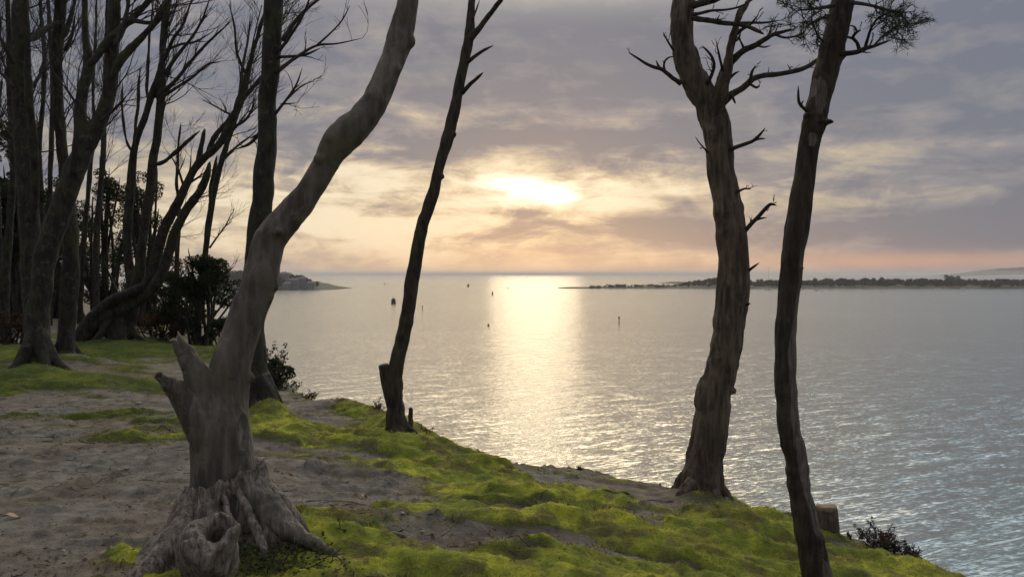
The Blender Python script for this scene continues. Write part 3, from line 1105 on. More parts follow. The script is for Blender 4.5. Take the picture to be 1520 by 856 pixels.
def stump_material():
    m, g, out = material('weathered_stump_wood')
    tc = g.node('ShaderNodeTexCoord').outputs['Object']
    gr = g.noise(g.mapping(tc, (42, 42, 6)), 1.0, 6, 0.65, 0.8)
    pa = g.noise(tc, 7.0, 5, 0.6, 0.4)
    col = g.mix(g.smooth(gr, 0.28, 0.7), (0.065, 0.048, 0.036), (0.36, 0.305, 0.255))
    col = g.mix(g.smooth(pa, 0.52, 0.66) * 0.6, col, (0.08, 0.06, 0.045))
    col = g.mix(g.smooth(g.noise(tc, 3.0, 4, 0.6), 0.55, 0.68) * 0.55, col, (0.05, 0.058, 0.018))
    principled(g, out, col, 0.9, 0.2, bump(g, gr * 1.0 + pa * 0.4, 1.0, 0.02))
    return m


STUMPWOOD = stump_material()
NB = near_beech()


def branch_part(root, pts, depth, drift=0.0, mat=TWIG, twigs=0, name='branch', tl=0.25, up=0.4, lvl=1, sides=9, wob=1.2, level_r=0.45):
    mb = MB()
    c = stem_world(pts, depth, drift, wob, 5)
    mb.tube(c[:, :3], c[:, 3], sides)
    for k in range(twigs):
        i = int(rng.integers(len(c) // 4, len(c)))
        i = max(1, i)
        d = c[i, :3] - c[i - 1, :3]
        d /= np.linalg.norm(d) + 1e-9
        s = rng.normal(0, 1, 3)
        s -= d * np.dot(s, d)
        s /= np.linalg.norm(s)
        grow(mb, c[i, :3], d + s * 0.8 + np.array([0, 0, up * 0.5]), tl * rng.uniform(0.5, 1.3), max(c[i, 3] * level_r, 0.003), lvl, up, 0.7, (1, 3), None, 0.22, 5)
    o = mb.build(name, mat, root, root.location)
    return o, c


# ---- second trunk, right behind it ---------------------------------
def second_trunk():
    D = 9.7
    base = base_of(390, 622, D)
    root = empty('beech_tree', base, 'straight dark beech close behind the bent one, its foot in a mossy mound', 'tree')
    mb = MB()
    c = stem_world([(394, 660, 32), (392, 625, 30), (386, 590, 24), (378, 550, 20.5), (374, 500, 19), (376, 440, 18), (382, 370, 17), (389, 300, 15.5), (394, 230, 14.5), (398, 150, 14), (403, 70, 14), (406, 0, 13), (408, -60, 12)],
                   D, 0.1, 0.8, 6, ext=4, ext_r=0.5)
    mb.tube(c[:, :3], c[:, 3], 16)
    r1 = stem_world([(382, 560, 14), (398, 590, 13), (406, 606, 12), (411, 624, 10)], D - 0.10, -0.1)
    mb.tube(r1[:, :3], r1[:, 3], 10)
    knots(mb, c, 9, 0.8, 0.3)
    flare_roots(mb, base, 0.20, 5, 1.25, 0.6, 4)
    trunk_part(root, mb, 0.014, BEECH, (0.014, 5, 0.007, 16), 0.35)
    for pts in [[(410, 108, 3.2), (440, 85, 2.6), (470, 68, 2.0), (500, 65, 1.4), (538, 57, 0.9)], [(412, 85, 2.6), (450, 82, 2), (475, 72, 1.6)],
                [(470, 68, 1.8), (492, 48, 1.4), (508, 30, 1.2), (520, 8, 0.8)], [(408, 170, 2.5), (425, 148, 2), (440, 125, 1.5), (449, 100, 0.8)], [(425, 148, 1.8), (445, 130, 1.3), (468, 118, 0.8)],
                [(417, 155, 1.5), (440, 153, 1.2)], [(420, 60, 4), (440, 30, 3.2), (462, 8, 2.6), (490, -12, 2)], [(415, 75, 3), (432, 52, 2.4), (450, 22, 2), (462, -10, 1.5)],
                [(392, 190, 3.5), (372, 212, 2.5), (350, 222, 1.6)]]:
        branch_part(root, pts, D, rng.uniform(-0.3, 0.5), TWIG, 3, 'branch', 0.35, 0.3, 1, 6)


second_trunk()


# ---- slim leaning tree in the middle -------------------------------
def slim_tree():
    D = 9.25
    base = base_of(590, 640, D)
    root = empty('slim_tree', base, 'slim leaning bare trunk with a snapped stub near its foot, on the moss mid-picture', 'tree')
    mb = MB()
    c = stem_world([(592, 668, 18), (591, 640, 16.5), (587, 615, 14), (586, 590, 13.5), (586, 565, 12.5), (590, 538, 11), (597, 505, 11), (604, 465, 10.5), (611, 425, 10.2), (620, 365, 9.6), (628, 330, 9.8), (638, 300, 9.8),
                    (651, 255, 8.0), (664, 205, 9.2), (672, 175, 8.6), (683, 120, 8), (690, 85, 7.6), (697, 52, 7.6), (699, 20, 6.0), (702, -10, 5.6), (705, -60, 5)], D, 0.2, 1.0, 6, ext=2.5, ext_r=0.4)
    mb.tube(c[:, :3], c[:, 3], 14)
    f = stem_world([(697, 58, 6), (709, 45, 5.0), (724, 25, 4.4), (737, 8, 4.0), (748, -12, 3.6)], D + 0.15, -0.2, 0, 5, ext=1.2, ext_r=0.4)
    mb.tube(f[:, :3], f[:, 3], 10)
    s = stem_world([(583, 600, 11), (577, 575, 8.5), (572, 555, 7), (569, 541, 6)], D, -0.05)
    s[:, 3] = np.linspace(10.5, 7.0, len(s)) * D / FPX
    mb.tube(s[:, :3], s[:, 3], 10)
    knots(mb, c, 8, 0.9, 0.15)
    mb.ball(P(673, 200, D + .1), 0.035)
    mb.ball(P(656, 262, D + .1), 0.035)
    flare_roots(mb, base, 0.12, 7, 1.75, 0.5, 9)
    trunk_part(root, mb, 0.010, PINE_MID, (0.012, 6, 0.006, 22), 0.3)
    branch_part(root, [(690, 96, 3.4), (702, 86, 2.8), (716, 76, 2.4), (732, 68, 1.6)], D + 0.15, -0.3, PINE_MID)
    branch_part(root, [(686, 138, 3.8), (697, 126, 3), (708, 116, 2.6), (717, 108, 2.0)], D + 0.15, -0.3, PINE_MID)
    branch_part(root, [(701, 30, 1.8), (707, 15, 1.4), (712, 0, 1)], D + 0.1, 0.1, TWIG)


PINE_MID = bark_material('slim_trunk_bark', (0.022, 0.017, 0.013), (0.08, 0.062, 0.048), 0.25, 30, 0.012, 0.35)
slim_tree()


# ---- needles --------------------------------------------------------
def needle_tufts(mb, tips, n_per=46, length=0.085, rad=0.06):
    """each tuft: fine needles fanned round the end of a shoot"""
    V, F = [], []
    k = 0
    for p, d in tips:
        for t in range(2):
            c = p - d * (0.01 + 0.05 * t) * rng.uniform(0.6, 1.4)
            a = rng.normal(0, 1, (n_per // 2, 3)) + d * 0.9
            a /= np.linalg.norm(a, axis=1, keepdims=True)
            L = length * rng.uniform(0.6, 1.15, (len(a), 1))
            s = np.cross(a, rng.normal(0, 1, (len(a), 3)))
            s /= np.linalg.norm(s, axis=1, keepdims=True) + 1e-9
            w = 0.0022
            o = c + rng.normal(0, 0.010, (len(a), 3))
            tri = np.stack([o - s * w, o + s * w, o + a * L], 1).reshape(-1, 3)
            V.append(tri)
    V = np.concatenate(V)
    F = np.arange(len(V)).reshape(-1, 3)
    mb.add(V, [F])


def tips_on(c, n, length, lvl=1, mb=None, up=0.3, r=0.006, tips=None, dirbias=(0, 0, 0)):
    for k in range(n):
        i = max(1, int(rng.integers(len(c) // 3, len(c))))
        d = c[i, :3] - c[i - 1, :3]
        d /= np.linalg.norm(d) + 1e-9
        s = rng.normal(0, 1, 3)
        s -= d * np.dot(s, d)
        s /= np.linalg.norm(s)
        grow(mb, c[i, :3], d * 0.6 + s * 0.9 + np.array(dirbias), length * rng.uniform(0.6, 1.2), r, lvl, up, 0.8, (2, 4), tips, 0.2, 4)


# ---- big pine -------------------------------------------------------
def big_pine():
    D = 8.25
    base = base_of(1042, 738, D)
    root = empty('pine_tree', base, 'thick rough barked pine forking high up with twisted bare branches', 'pine tree')
    mb = MB()
    c = stem_world([(1042, 775, 33), (1042, 738, 31), (1043, 715, 28.5), (1047, 690, 27.5), (1052, 650, 26), (1057, 600, 25), (1065, 565, 24), (1073, 530, 23.5), (1080, 500, 23), (1086, 450, 23), (1088, 380, 22), (1082, 330, 22), (1078, 300, 21.5),
                    (1071, 250, 20), (1064, 200, 20), (1055, 160, 21), (1038, 130, 19.5), (1024, 105, 18.5), (1014, 75, 17), (1012, 45, 16.8), (1015, 0, 16.5), (1020, -60, 15)], D, 0.2, 0.9, 6, ext=2.8, ext_r=0.5)
    mb.tube(c[:, :3], c[:, 3], 20)
    f = stem_world([(1058, 175, 15), (1066, 150, 14), (1073, 125, 10.5), (1081, 90, 7.5), (1087, 55, 6), (1096, 25, 5), (1112, 2, 4), (1128, -20, 3.2)], D + 0.05, -0.3, 0.8, 6, ext=1.0, ext_r=0.4)
    f[:6, 3] *= np.linspace(0.45, 0.95, 6)
    mb.tube(f[:, :3], f[:, 3], 10)
    knots(mb, c, 14, 0.7, 0.1)
    mb.ball(P(1089, 580, D), 0.035)
    flare_roots(mb, base, 0.19, 7, 1.4, 0.5, 12)
    rt = stem_world([(1030, 715, 12), (1018, 728, 10), (1006, 738, 7), (994, 744, 4)], D - 0.15, -0.1)
    mb.tube(rt[:, :3], rt[:, 3], 8)
    trunk_part(root, mb, 0.011, PINE, (0.02, 7, 0.026, 20), 0.16, smooth=3)
    B = lambda pts, dr, tw=0, tl=0.2, lvl=1: branch_part(root, pts, D + 0.05, dr, TWIG, tw, 'branch', tl, 0.5, lvl, 8)
    B([(1078, 108, 6.5), (1084, 94, 6), (1095, 82, 5.2), (1108, 73, 4.8), (1122, 67, 4.4), (1136, 58, 3.8), (1149, 51, 3.2), (1164, 47, 2.4), (1178, 43, 1.6)], -0.5, 7, 0.18)
    B([(1149, 51, 2.2), (1165, 56, 1.8), (1180, 54, 1.5), (1195, 48, 1.0)], -0.4, 4, 0.12)
    B([(1122, 67, 2.2), (1134, 70, 1.6), (1144, 68, 1.0)], -0.4)
    B([(1070, 155, 6.5), (1078, 147, 6), (1086, 140, 5.5), (1097, 134, 5), (1108, 126, 4.8), (1118, 117, 4.6), (1134, 112, 4.2), (1149, 111, 4), (1168, 108, 3.8), (1186, 104, 3.6), (1202, 97, 3.4), (1216, 88, 3.0), (1236, 82, 2.4)], 0.35, 5, 0.16)
    B([(1113, 122, 3), (1116, 108, 2.2), (1121, 98, 1.6)], -0.1, 3, 0.09)
    B([(1112, 124, 2.4), (1122, 130, 1.8), (1128, 128, 1.2)], -0.1, 2, 0.06)
    B([(1086, 140, 2.4), (1090, 150, 1.8), (1092, 154, 1.2)], -0.1)
    B([(1010, 124, 4), (1000, 117, 3.4), (990, 109, 3.2), (982, 103, 3), (971, 100, 2.6), (958, 94, 2.2), (944, 85, 1.7), (933, 78, 1.2)], -0.3, 2, 0.08)
    B([(982, 104, 2.0), (977, 97, 1.6), (974, 90, 1.2)], -0.2)
    B([(998, 116, 2.2), (987, 104, 1.8), (986, 93, 1.6), (992, 86, 1.4), (1000, 84, 1.2)], -0.3, 1, 0.05)
    B([(1000, 75, 2), (994, 66, 1.6), (988, 56, 1.3), (984, 48, 0.9)], -0.2, 3, 0.08)
    B([(1030, 8, 6), (1044, 4, 5.4), (1060, 0, 5), (1080, -8, 4)], -0.3, 3, 0.3)
    B([(1028, 22, 3.2), (1040, 20, 2.6), (1056, 16, 2.2), (1075, 15, 1.9), (1096, 11, 1.6), (1110, 4, 1.2)], -0.4, 4, 0.12)
    B([(1028, 27, 4.6), (1040, 29, 4.2), (1055, 31, 4), (1072, 34, 3.8), (1091, 36, 3.4), (1108, 39, 3.2), (1122, 45, 3), (1134, 51, 2.4)], -0.5, 6, 0.16)
    B([(1091, 35, 2.8), (1112, 34, 2.2), (1134, 34, 1.7), (1160, 30, 1.0)], -0.4, 4, 0.12)
    B([(1088, 55, 3), (1100, 45, 2.6), (1114, 36, 2.0), (1126, 22, 1.6)], -0.4, 3, 0.14)
    B([(1090, 62, 2), (1096, 58, 1.6), (1100, 48, 1)], -0.4)
    B([(1050, 125, 3.4), (1056, 112, 2.6), (1060, 98, 2.4), (1057, 85, 2.2), (1050, 76, 1.8), (1042, 68, 1.4)], -0.3, 5, 0.10)
    B([(1068, 118, 3), (1072, 104, 2.2), (1068, 84, 1.8), (1063, 62, 1.2)], -0.4, 3, 0.09)
    B([(1080, 120, 2.4), (1090, 110, 1.8), (1098, 106, 1.2)], -0.4)
    B([(1080, 224, 3.4), (1094, 218, 3.0), (1108, 213, 2.8), (1118, 209, 2.6), (1127, 201, 2.2), (1136, 190, 1.6)], -0.3, 2, 0.06)
    B([(1120, 208, 2.2), (1128, 206, 1.8), (1136, 206, 1.2)], -0.28)
    B([(1090, 287, 2.6), (1098, 283, 2), (1106, 280, 1.6), (1114, 281, 1.0)], -0.25, 4, 0.05)
    B([(1102, 347, 3.8), (1110, 338, 3.4), (1118, 329, 3.2), (1128, 319, 3), (1137, 309, 2.8), (1144, 303, 2.4), (1153, 305, 1.3)], -0.3, 6, 0.08)
    B([(1120, 327, 2.0), (1130, 324, 1.6), (1138, 323, 1)], -0.28)
    B([(1050, 226, 2), (1045, 220, 1.3), (1038, 212, 1.0), (1032, 203, 0.8)], -0.2, 2, 0.05)
    B([(1108, 404, 2.4), (1117, 397, 2), (1127, 390, 1.4)], -0.2)
    B([(1108, 452, 2.6), (1114, 450, 1.6)], -0.1)
    # needled crown above the picture
    cr = MB(); tips = []
    for k in range(16):
        i = int(rng.integers(len(c) - 14, len(c)))
        a = rng.uniform(0, 6.28)
        grow(cr, c[i, :3] + [0, 0, rng.uniform(0.4, 1.0)], (math.cos(a), math.sin(a), 0.35), rng.uniform(0.7, 1.5), 0.02, 2, 0.3, 0.7, (3, 4), tips, 0.16, 5)
    tw = cr.build('bough', TWIG, root, root.location)
    nb = MB()
    needle_tufts(nb, tips, 22)
    nb.build('crown', NEEDLE, root, root.location)


big_pine()


# ---- peeling pine at the right --------------------------------------
def peeling_pine():
    D = 5.85
    base = base_of(1216, 890, D)
    root = empty('pine_tree', base, 'slim half dead pine with peeling bark and bare grey wood at the right', 'pine tree')
    mb = MB()
    pts = [(1225, 930, 27), (1218, 890, 25), (1212, 850, 22.5), (1203, 800, 20), (1195, 760, 18.8), (1187, 720, 17.6), (1182, 680, 18.2), (1172, 630, 17.6), (1168, 570, 17), (1168, 500, 16.6), (1172, 440, 16.3), (1178, 380, 16), (1188, 300, 17.2),
           (1200, 220, 16.2), (1210, 178, 18), (1215, 150, 16.4), (1230, 95, 17), (1235, 75, 18), (1244, 35, 16.5), (1252, 0, 16), (1264, -60, 14.5)]
    c = stem_world(pts, D, 0.2, 0.35, 6, ext=2.4, ext_r=0.5)
    mb.tube(c[:, :3], c[:, 3], 18)
    mb.ball(P(1218, 182, D + .12), (0.088, 0.088, 0.022), 14, 6)
    mb.ball(P(1204, 172, D + .12), (0.055, 0.06, 0.022), 12, 6)
    mb.ball(P(1240, 82, D + .18), (0.075, 0.075, 0.05), 12, 6)
    mb.ball(P(1190, 398, D + .05), 0.02)

    def post(V, N, disp):
        zz = c[::-1, 2]
        cxx = np.interp(V[:, 2], c[:, 2], c[:, 0])
        rr = np.interp(V[:, 2], c[:, 2], c[:, 3])
        s = (V[:, 0] - cxx) / rr
        n1 = fbm(V * np.array([7, 7, 2.0]) + 5, 4)
        n2 = fbm(V * np.array([16, 16, 4]), 3)
        low = np.clip((P(0, 330, D)[2] - V[:, 2]) / 0.5, 0, 1)
        b = np.clip((s - 0.02 + n1 * 0.9 + n2 * 0.4) * 7, 0, 1) * low
        # two flayed patches higher up
        for (px, py, hw, hh) in [(1214, 140, 15, 24), (1203, 207, 9, 14)]:
            q = P(px, py, D + 0.1)
            e = ((V[:, 0] - q[0]) / (hw * D / FPX)) ** 2 + ((V[:, 2] - q[2]) / (hh * D / FPX)) ** 2 + n2 * 1.9
            b = np.maximum(b, np.clip((1.1 - e) * 5, 0, 1) * (N[:, 1] < 0.4))
        low2 = np.clip((V[:, 2] - P(0, 800, D)[2]) / 0.1, 0, 1)
        b = b * np.clip(low2 + (n1 > -0.05) * 0.8, 0, 1)
        disp = disp * (1 - 0.8 * b) - 0.010 * b
        return V, disp, b

    trunk_part(root, mb, 0.009, PEEL, (0.012, 8, 0.008, 24), 0.22, post)
    B = lambda pts, dr, tw=0, tl=0.2, lvl=1: branch_part(root, pts, D + 0.1, dr, TWIG, tw, 'branch', tl, 0.4, lvl, 8, 1.0)
    B([(1198, 164, 3), (1191, 159, 2.4), (1186, 151, 2.2), (1185, 140, 1.8), (1185, 127, 1.0)], -0.2)
    B([(1188, 158, 1.6), (1191, 152, 1.2), (1193, 149, 0.8)], -0.2)
    tips = []
    cr = MB()
    o, c1 = B([(1248, 80, 4.4), (1262, 79, 4), (1274, 77, 3.8), (1284, 72, 3.4), (1296, 69, 2.6), (1310, 64, 2.0), (1322, 60, 1.4)], -0.3, 2, 0.1)
    o, c2 = B([(1276, 76, 3), (1272, 64, 2.6), (1266, 56, 2.4), (1272, 48, 2.0), (1278, 45, 1.4)], -0.2, 2, 0.06)
    o, c3 = B([(1266, 57, 2.2), (1258, 55, 1.8), (1254, 52, 1.4)], -0.2)
    o, c3b = B([(1272, 47, 1.8), (1268, 40, 1.4), (1260, 38, 1.0)], -0.2)
    o, c4 = B([(1284, 72, 2.6), (1288, 58, 2.2), (1293, 42, 2.0), (1303, 28, 1.6), (1318, 20, 1.2), (1340, 15, 1.0)], -0.3, 3, 0.14)
    o, c5 = B([(1296, 69, 1.6), (1312, 52, 1.4), (1326, 42, 1.2), (1338, 34, 0.9)], -0.3, 3, 0.1)
    o, c6 = B([(1262, 4, 3), (1280, 6, 2.6), (1300, 10, 2.2), (1322, 16, 1.8), (1350, 20, 1.2)], -0.4, 3, 0.14)
    o, c7 = B([(1238, 8, 3), (1220, 12, 2.6), (1200, 14, 2), (1182, 16, 1.4)], -0.3, 3, 0.12)
    o, c8 = B([(1232, 22, 2.4), (1218, 28, 2), (1206, 34, 1.6), (1196, 40, 1.0)], -0.3, 2, 0.1)
    o, c9 = B([(1222, 62, 1.8), (1214, 54, 1.4), (1210, 44, 1.2), (1206, 34, 0.8)], -0.2, 1, 0.08)
    for cc, n in [(c4, 7), (c5, 5), (c6, 10), (c7, 10), (c8, 5)]:
        tw = MB()
        tips_on(cc, n, 0.25, 1, tw, 0.3, 0.004, tips)
        tw.build('twig', TWIG, root, root.location)
    # more boughs above the frame
    for k in range(14):
        i = int(rng.integers(len(c) - 12, len(c)))
        a = rng.uniform(0, 6.28)
        grow(cr, c[i, :3], (math.cos(a), math.sin(a), 0.3), rng.uniform(0.5, 1.1), 0.014, 2, 0.3, 0.7, (3, 4), tips, 0.16, 5)
    cr.build('bough', TWIG, root, root.location)
    nb = MB()
    needle_tufts(nb, tips, 20, 0.055)
    nb.build('crown', NEEDLE, root, root.location)


peeling_pine()


# ---- the beeches at the left -----------------------------------------
def left_tree(base_px, D, stems, label, seeds, voxel=0.022, flare=0.3, mat=None, extra=(), bias=(0.35, 0, 0.5), fr=0, cat='tree', name='beech_tree', tl=1.2, lvl=2, jit=0.13):
    base = base_of(base_px[0], base_px[1], D)
    root = empty(name, base, label, cat, None)
    mb = MB()
    cs = []
    for st in stems:
        pts, drift = st[0], st[1]
        ext = st[2] if len(st) > 2 else 0
        c = stem_world(pts, D, drift, 0.9, 5, ext=ext, ext_r=0.45)
        c[:, 3] *= 0.86
        if cs:
            c[:4, 3] *= np.array([0.5, 0.68, 0.84, 0.95])
        mb.tube(c[:, :3], c[:, 3], 12)
        cs.append(c)
    knots(mb, cs[0], 8, 0.8, 0.2)
    if fr:
        flare_roots(mb, base, fr, 6, 1.6, 0.5, int(D * 10))
    trunk_part(root, mb, voxel, mat or BEECH, (0.022, 4, 0.012, 12), 0.35, smooth=6)
    cr = MB()
    for (si, n, length, r) in seeds:
        c = cs[si]
        for k in range(int(n * 2.2)):
            i = max(1, int(rng.uniform(0.45, 1.0) * (len(c) - 1)))
            d = c[i, :3] - c[i - 1, :3]
            d /= np.linalg.norm(d) + 1e-9
            s = rng.normal(0, 1, 3)
            s[1] *= 0.7
            grow(cr, c[i, :3], d * 0.7 + s * 0.55 + np.array(bias), length * rng.uniform(0.7, 1.45), min(r * 0.55, c[i, 3] * 0.5), lvl, 0.35, 0.55, (3, 5), None, jit, 5)
    for e in extra:
        c = stem_world(e, D, rng.uniform(-0.5, 0.8), 1.0, 5)
        cr.tube(c[:, :3], c[:, 3], 7)
        for k in range(4):
            i = max(1, int(rng.uniform(0.35, 1.0) * (len(c) - 1)))
            d = c[i, :3] - c[i - 1, :3]
            d /= np.linalg.norm(d) + 1e-9
            s = rng.normal(0, 1, 3) * np.array([1, 0.6, 1])
            grow(cr, c[i, :3], d + s * 0.45 + np.array([0.1, 0, 0.3]), tl * 0.5 * rng.uniform(0.5, 1.2), max(c[i, 3] * 0.5, 0.005), 1, 0.3, 0.5, (2, 4), None, jit, 5)
    if cr.n:
        cr.build('crown', TWIG, root, root.location)
    return root


# B: the forked beech whose foot shows most
left_tree((56, 553), 14.2, [
    ([(54, 585, 28), (55, 553, 26), (56, 520, 22), (57, 480, 20), (60, 430, 19.5), (68, 380, 19), (82, 330, 19), (100, 280, 19), (112, 250, 19), (124, 222, 17), (142, 192, 15), (156, 160, 13), (165, 120, 12), (168, 70, 11), (169, 20, 10), (171, -30, 9)], 0.3, 5),
    ([(108, 258, 14), (118, 215, 12), (119, 170, 10.5), (124, 130, 10), (131, 98, 9.5), (128, 63, 7), (126, 20, 5.5), (126, -20, 5)], 0.5, 3),
    ([(131, 98, 7.5), (142, 86, 7), (158, 63, 6.5), (178, 44, 6), (200, 24, 5.5), (224, -2, 5), (240, -25, 4)], 0.3, 2),
    ([(166, 118, 8), (178, 92, 7.5), (194, 72, 7), (212, 54, 6.4), (230, 34, 6), (244, 12, 5.5), (254, -15, 5)], -0.2, 2.5),
    ([(170, 70, 7), (180, 50, 5), (187, 24, 4.5), (192, -10, 4)], 0.3, 2),
], 'forked beech whose smooth flared foot stands on the grass bank at the left', [(0, 6, 1.6, 0.03), (2, 5, 1.4, 0.02), (3, 6, 1.4, 0.02), (4, 4, 1.2, 0.02)], fr=0.30,
    extra=[[(150, 180, 3), (172, 160, 2.2), (190, 140, 1.5)], [(196, 30, 4), (220, 34, 3), (240, 30, 2)]])

# A: straight trunk beside the left edge
left_tree((60, 545), 15.3, [
    ([(58, 570, 24), (56, 540, 22), (53, 490, 19), (49, 420, 18), (45, 350, 17), (41, 290, 16.5), (37, 230, 15.5), (33, 160, 15), (31, 90, 15), (31, 30, 14.5), (30, -30, 13)], 0.4, 5),
    ([(50, 330, 9), (52, 270, 7.5), (49, 210, 7), (44, 150, 7), (41, 100, 6), (44, 60, 5)], -0.4, 0),
    ([(44, 62, 6), (58, 50, 5.5), (75, 40, 4.5), (95, 30, 3.5)], 0.8, 0),
], 'tall straight beech at the far left, its foot behind the forked beech', [(0, 12, 1.9, 0.03)], bias=(0.1, 0, 0.4),
    extra=[[(20, 95, 4), (8, 70, 3), (-6, 45, 2)], [(20, 130, 3.5), (5, 112, 2.5), (-12, 100, 2)], [(48, 130, 3), (62, 105, 2.2), (70, 75, 1.6)]])

# C: stem passing behind the forked one
left_tree((98, 540), 15.9, [
    ([(98, 560, 19), (98, 538, 17), (99, 500, 15), (102, 450, 14.5), (105, 390, 14), (104, 330, 12.5), (98, 270, 10.5), (92, 215, 9.5), (87, 165, 9.5), (84, 110, 9.5), (86, 60, 9.5), (90, 10, 10), (93, -30, 9)], 0.3, 5),
    ([(92, 60, 6), (100, 40, 5), (108, 15, 4), (114, -15, 3.5)], 0.3, 2),
], 'beech stem crossing behind the forked beech with a mossy heel', [(0, 9, 1.6, 0.022), (1, 4, 1.1, 0.015)], fr=0.22,
    extra=[[(96, 75, 3), (106, 55, 2.4), (112, 20, 2)]])

# H: many-stemmed beech
left_tree((175, 513), 19.4, [
    ([(174, 530, 29), (176, 512, 26), (184, 480, 20), (194, 450, 16), (197, 425, 10), (191, 390, 8.5), (189, 340, 8), (193, 290, 7.5), (197, 240, 7), (203, 205, 6.5), (213, 180, 6), (224, 145, 5.5), (231, 122, 5), (238, 100, 4), (244, 70, 3.5)], 0.4, 0),
    ([(198, 450, 14), (206, 412, 10), (210, 370, 9), (215, 330, 8.5), (222, 290, 8.5), (227, 240, 8), (235, 195, 7.5), (239, 150, 7), (240, 110, 6.5), (242, 60, 6), (247, 15, 6), (252, -25, 5)], 0.6, 4),
    ([(212, 440, 10), (224, 411, 9.5), (232, 380, 9), (242, 345, 8.5), (256, 315, 8), (272, 285, 8), (290, 248, 7.5), (310, 228, 7), (330, 208, 6.5), (346, 175, 6), (356, 145, 5.5), (366, 112, 5), (376, 75, 4.6), (386, 40, 4.2), (398, 0, 3.6)], -0.4, 2.5),
    ([(118, 512, 16), (135, 487, 12), (158, 470, 10), (180, 460, 9.5), (204, 446, 9.5), (226, 430, 9.5), (242, 400, 9), (254, 365, 8.5), (264, 335, 8), (280, 305, 7.5), (296, 285, 7), (306, 262, 6), (312, 240, 5)], -0.8, 0),
    ([(112, 508, 14), (130, 480, 11), (150, 458, 10), (172, 443, 9), (194, 434, 8.5), (214, 420, 8)], -0.5, 0),
    ([(196, 226, 4.5), (188, 210, 3.2), (183, 180, 2.8), (181, 150, 2.4), (182, 112, 2)], 0.2, 0),
    ([(198, 224, 4), (201, 190, 3.2), (205, 150, 3), (206, 125, 2.4), (209, 96, 2)], -0.2, 0),
    ([(230, 245, 5), (243, 240, 4.6), (258, 228, 4.2), (276, 212, 4), (298, 193, 3.4)], -0.3, 0),
    ([(291, 247, 5.5), (298, 222, 5), (302, 200, 4.4), (305, 190, 3.6)], 0.3, 0),
    ([(304, 232, 5), (318, 205, 4.6), (336, 182, 4.4), (352, 160, 4.2), (368, 138, 4), (386, 118, 3.8), (398, 100, 3.4)], 0.6, 1.5),
    ([(219, 150, 3.6), (218, 128, 3), (220, 90, 2.8), (222, 55, 2.5), (228, 0, 2)], 0.3, 1),
], 'many stemmed beech fanning up and right from one broad foot beyond the path', [(1, 12, 1.5, 0.03), (2, 9, 1.3, 0.025), (9, 5, 1.0, 0.02), (3, 3, 0.8, 0.015)], voxel=0.026, fr=0.34, bias=(0.55, 0, 0.45), tl=1.1,
    extra=[[(243, 135, 3.2), (262, 118, 2.8), (284, 90, 2.4), (310, 62, 2.0), (345, 30, 1.4)], [(244, 110, 3), (265, 80, 2.6), (285, 55, 2.2), (300, 30, 1.8), (312, -5, 1.2)],
           [(244, 142, 2.6), (262, 130, 2.3), (284, 116, 2), (308, 96, 1.6), (326, 92, 1.0)], [(244, 90, 3), (256, 60, 2.6), (272, 35, 2.2), (286, -5, 1.6)],
           [(246, 75, 2.4), (268, 66, 2), (290, 62, 1.6), (318, 46, 1.0)], [(330, 208, 3), (346, 190, 2.4), (366, 176, 2), (380, 150, 1.4)],
           [(276, 290, 2.4), (268, 262, 1.8), (262, 246, 1.4), (250, 226, 0.9)], [(270, 300, 2), (276, 276, 1.6), (282, 250, 1.2), (284, 224, 0.8)], [(284, 270, 1.8), (296, 262, 1.4), (306, 254, 0.9)],
           [(262, 320, 2), (284, 302, 1.6), (300, 272, 1.2)], [(356, 140, 2.6), (360, 100, 2.2), (368, 60, 1.8), (372, 20, 1.2)], [(366, 112, 2.4), (352, 80, 2), (348, 40, 1.6), (340, 5, 1.0)],
           [(350, 172, 2.0), (336, 167, 1.6), (320, 158, 1.2), (300, 148, 0.8)]])

# I: thin tree between the bushes
left_tree((289, 505), 21.0, [
    ([(287, 520, 8), (289, 503, 7.2), (293, 470, 6.6), (299, 430, 6.2), (304, 385, 5.8), (309, 340, 5.6), (314, 305, 5.4), (321, 270, 5), (330, 236, 4.5), (340, 205, 4), (352, 170, 3.6), (366, 130, 3)], 0.3, 2),
    ([(313, 310, 4), (312, 280, 3.6), (318, 252, 3.2), (322, 230, 2.8)], -0.2, 0),
    ([(330, 238, 3.4), (342, 226, 2.8), (356, 214, 2.4), (372, 202, 1.8), (384, 190, 1.4)], 0.3, 0),
], 'thin leaning young beech beside the dark evergreen bush', [(0, 4, 0.8, 0.015)], fr=0.08, voxel=0.02, bias=(0.4, 0, 0.4),
    extra=[[(311, 368, 1.6), (322, 352, 1.3), (334, 336, 1.1), (344, 316, 0.7)], [(334, 336, 0.9), (345, 328, 0.6)], [(330, 408, 1.5), (340, 402, 1.2), (348, 394, 0.8)]])
# J: thinner stem left of it
left_tree((258, 495), 22.0, [([(257, 510, 6), (258, 492, 5), (260, 450, 4.6), (262, 400, 4.4), (264, 350, 4.2), (266, 310, 3.6), (262, 270, 3), (264, 240, 2.4)], 0.3, 1.0)],
          'very thin straight stem behind the many stemmed beech', [(0, 3, 0.8, 0.012)], voxel=0.02, bias=(0.2, 0, 0.4))
# E
left_tree((143, 486), 23.5, [([(141, 500, 7), (142, 470, 6), (143, 430, 5.6), (142, 380, 5.4), (144, 330, 5.4), (149, 280, 5.2), (153, 230, 5), (154, 180, 4.5), (156, 130, 4), (158, 80, 3.6)], 0.3, 3)],
          'thin upright trunk in the gap right of the forked beech', [(0, 8, 1.6, 0.02)], voxel=0.022, bias=(0.2, 0, 0.4))
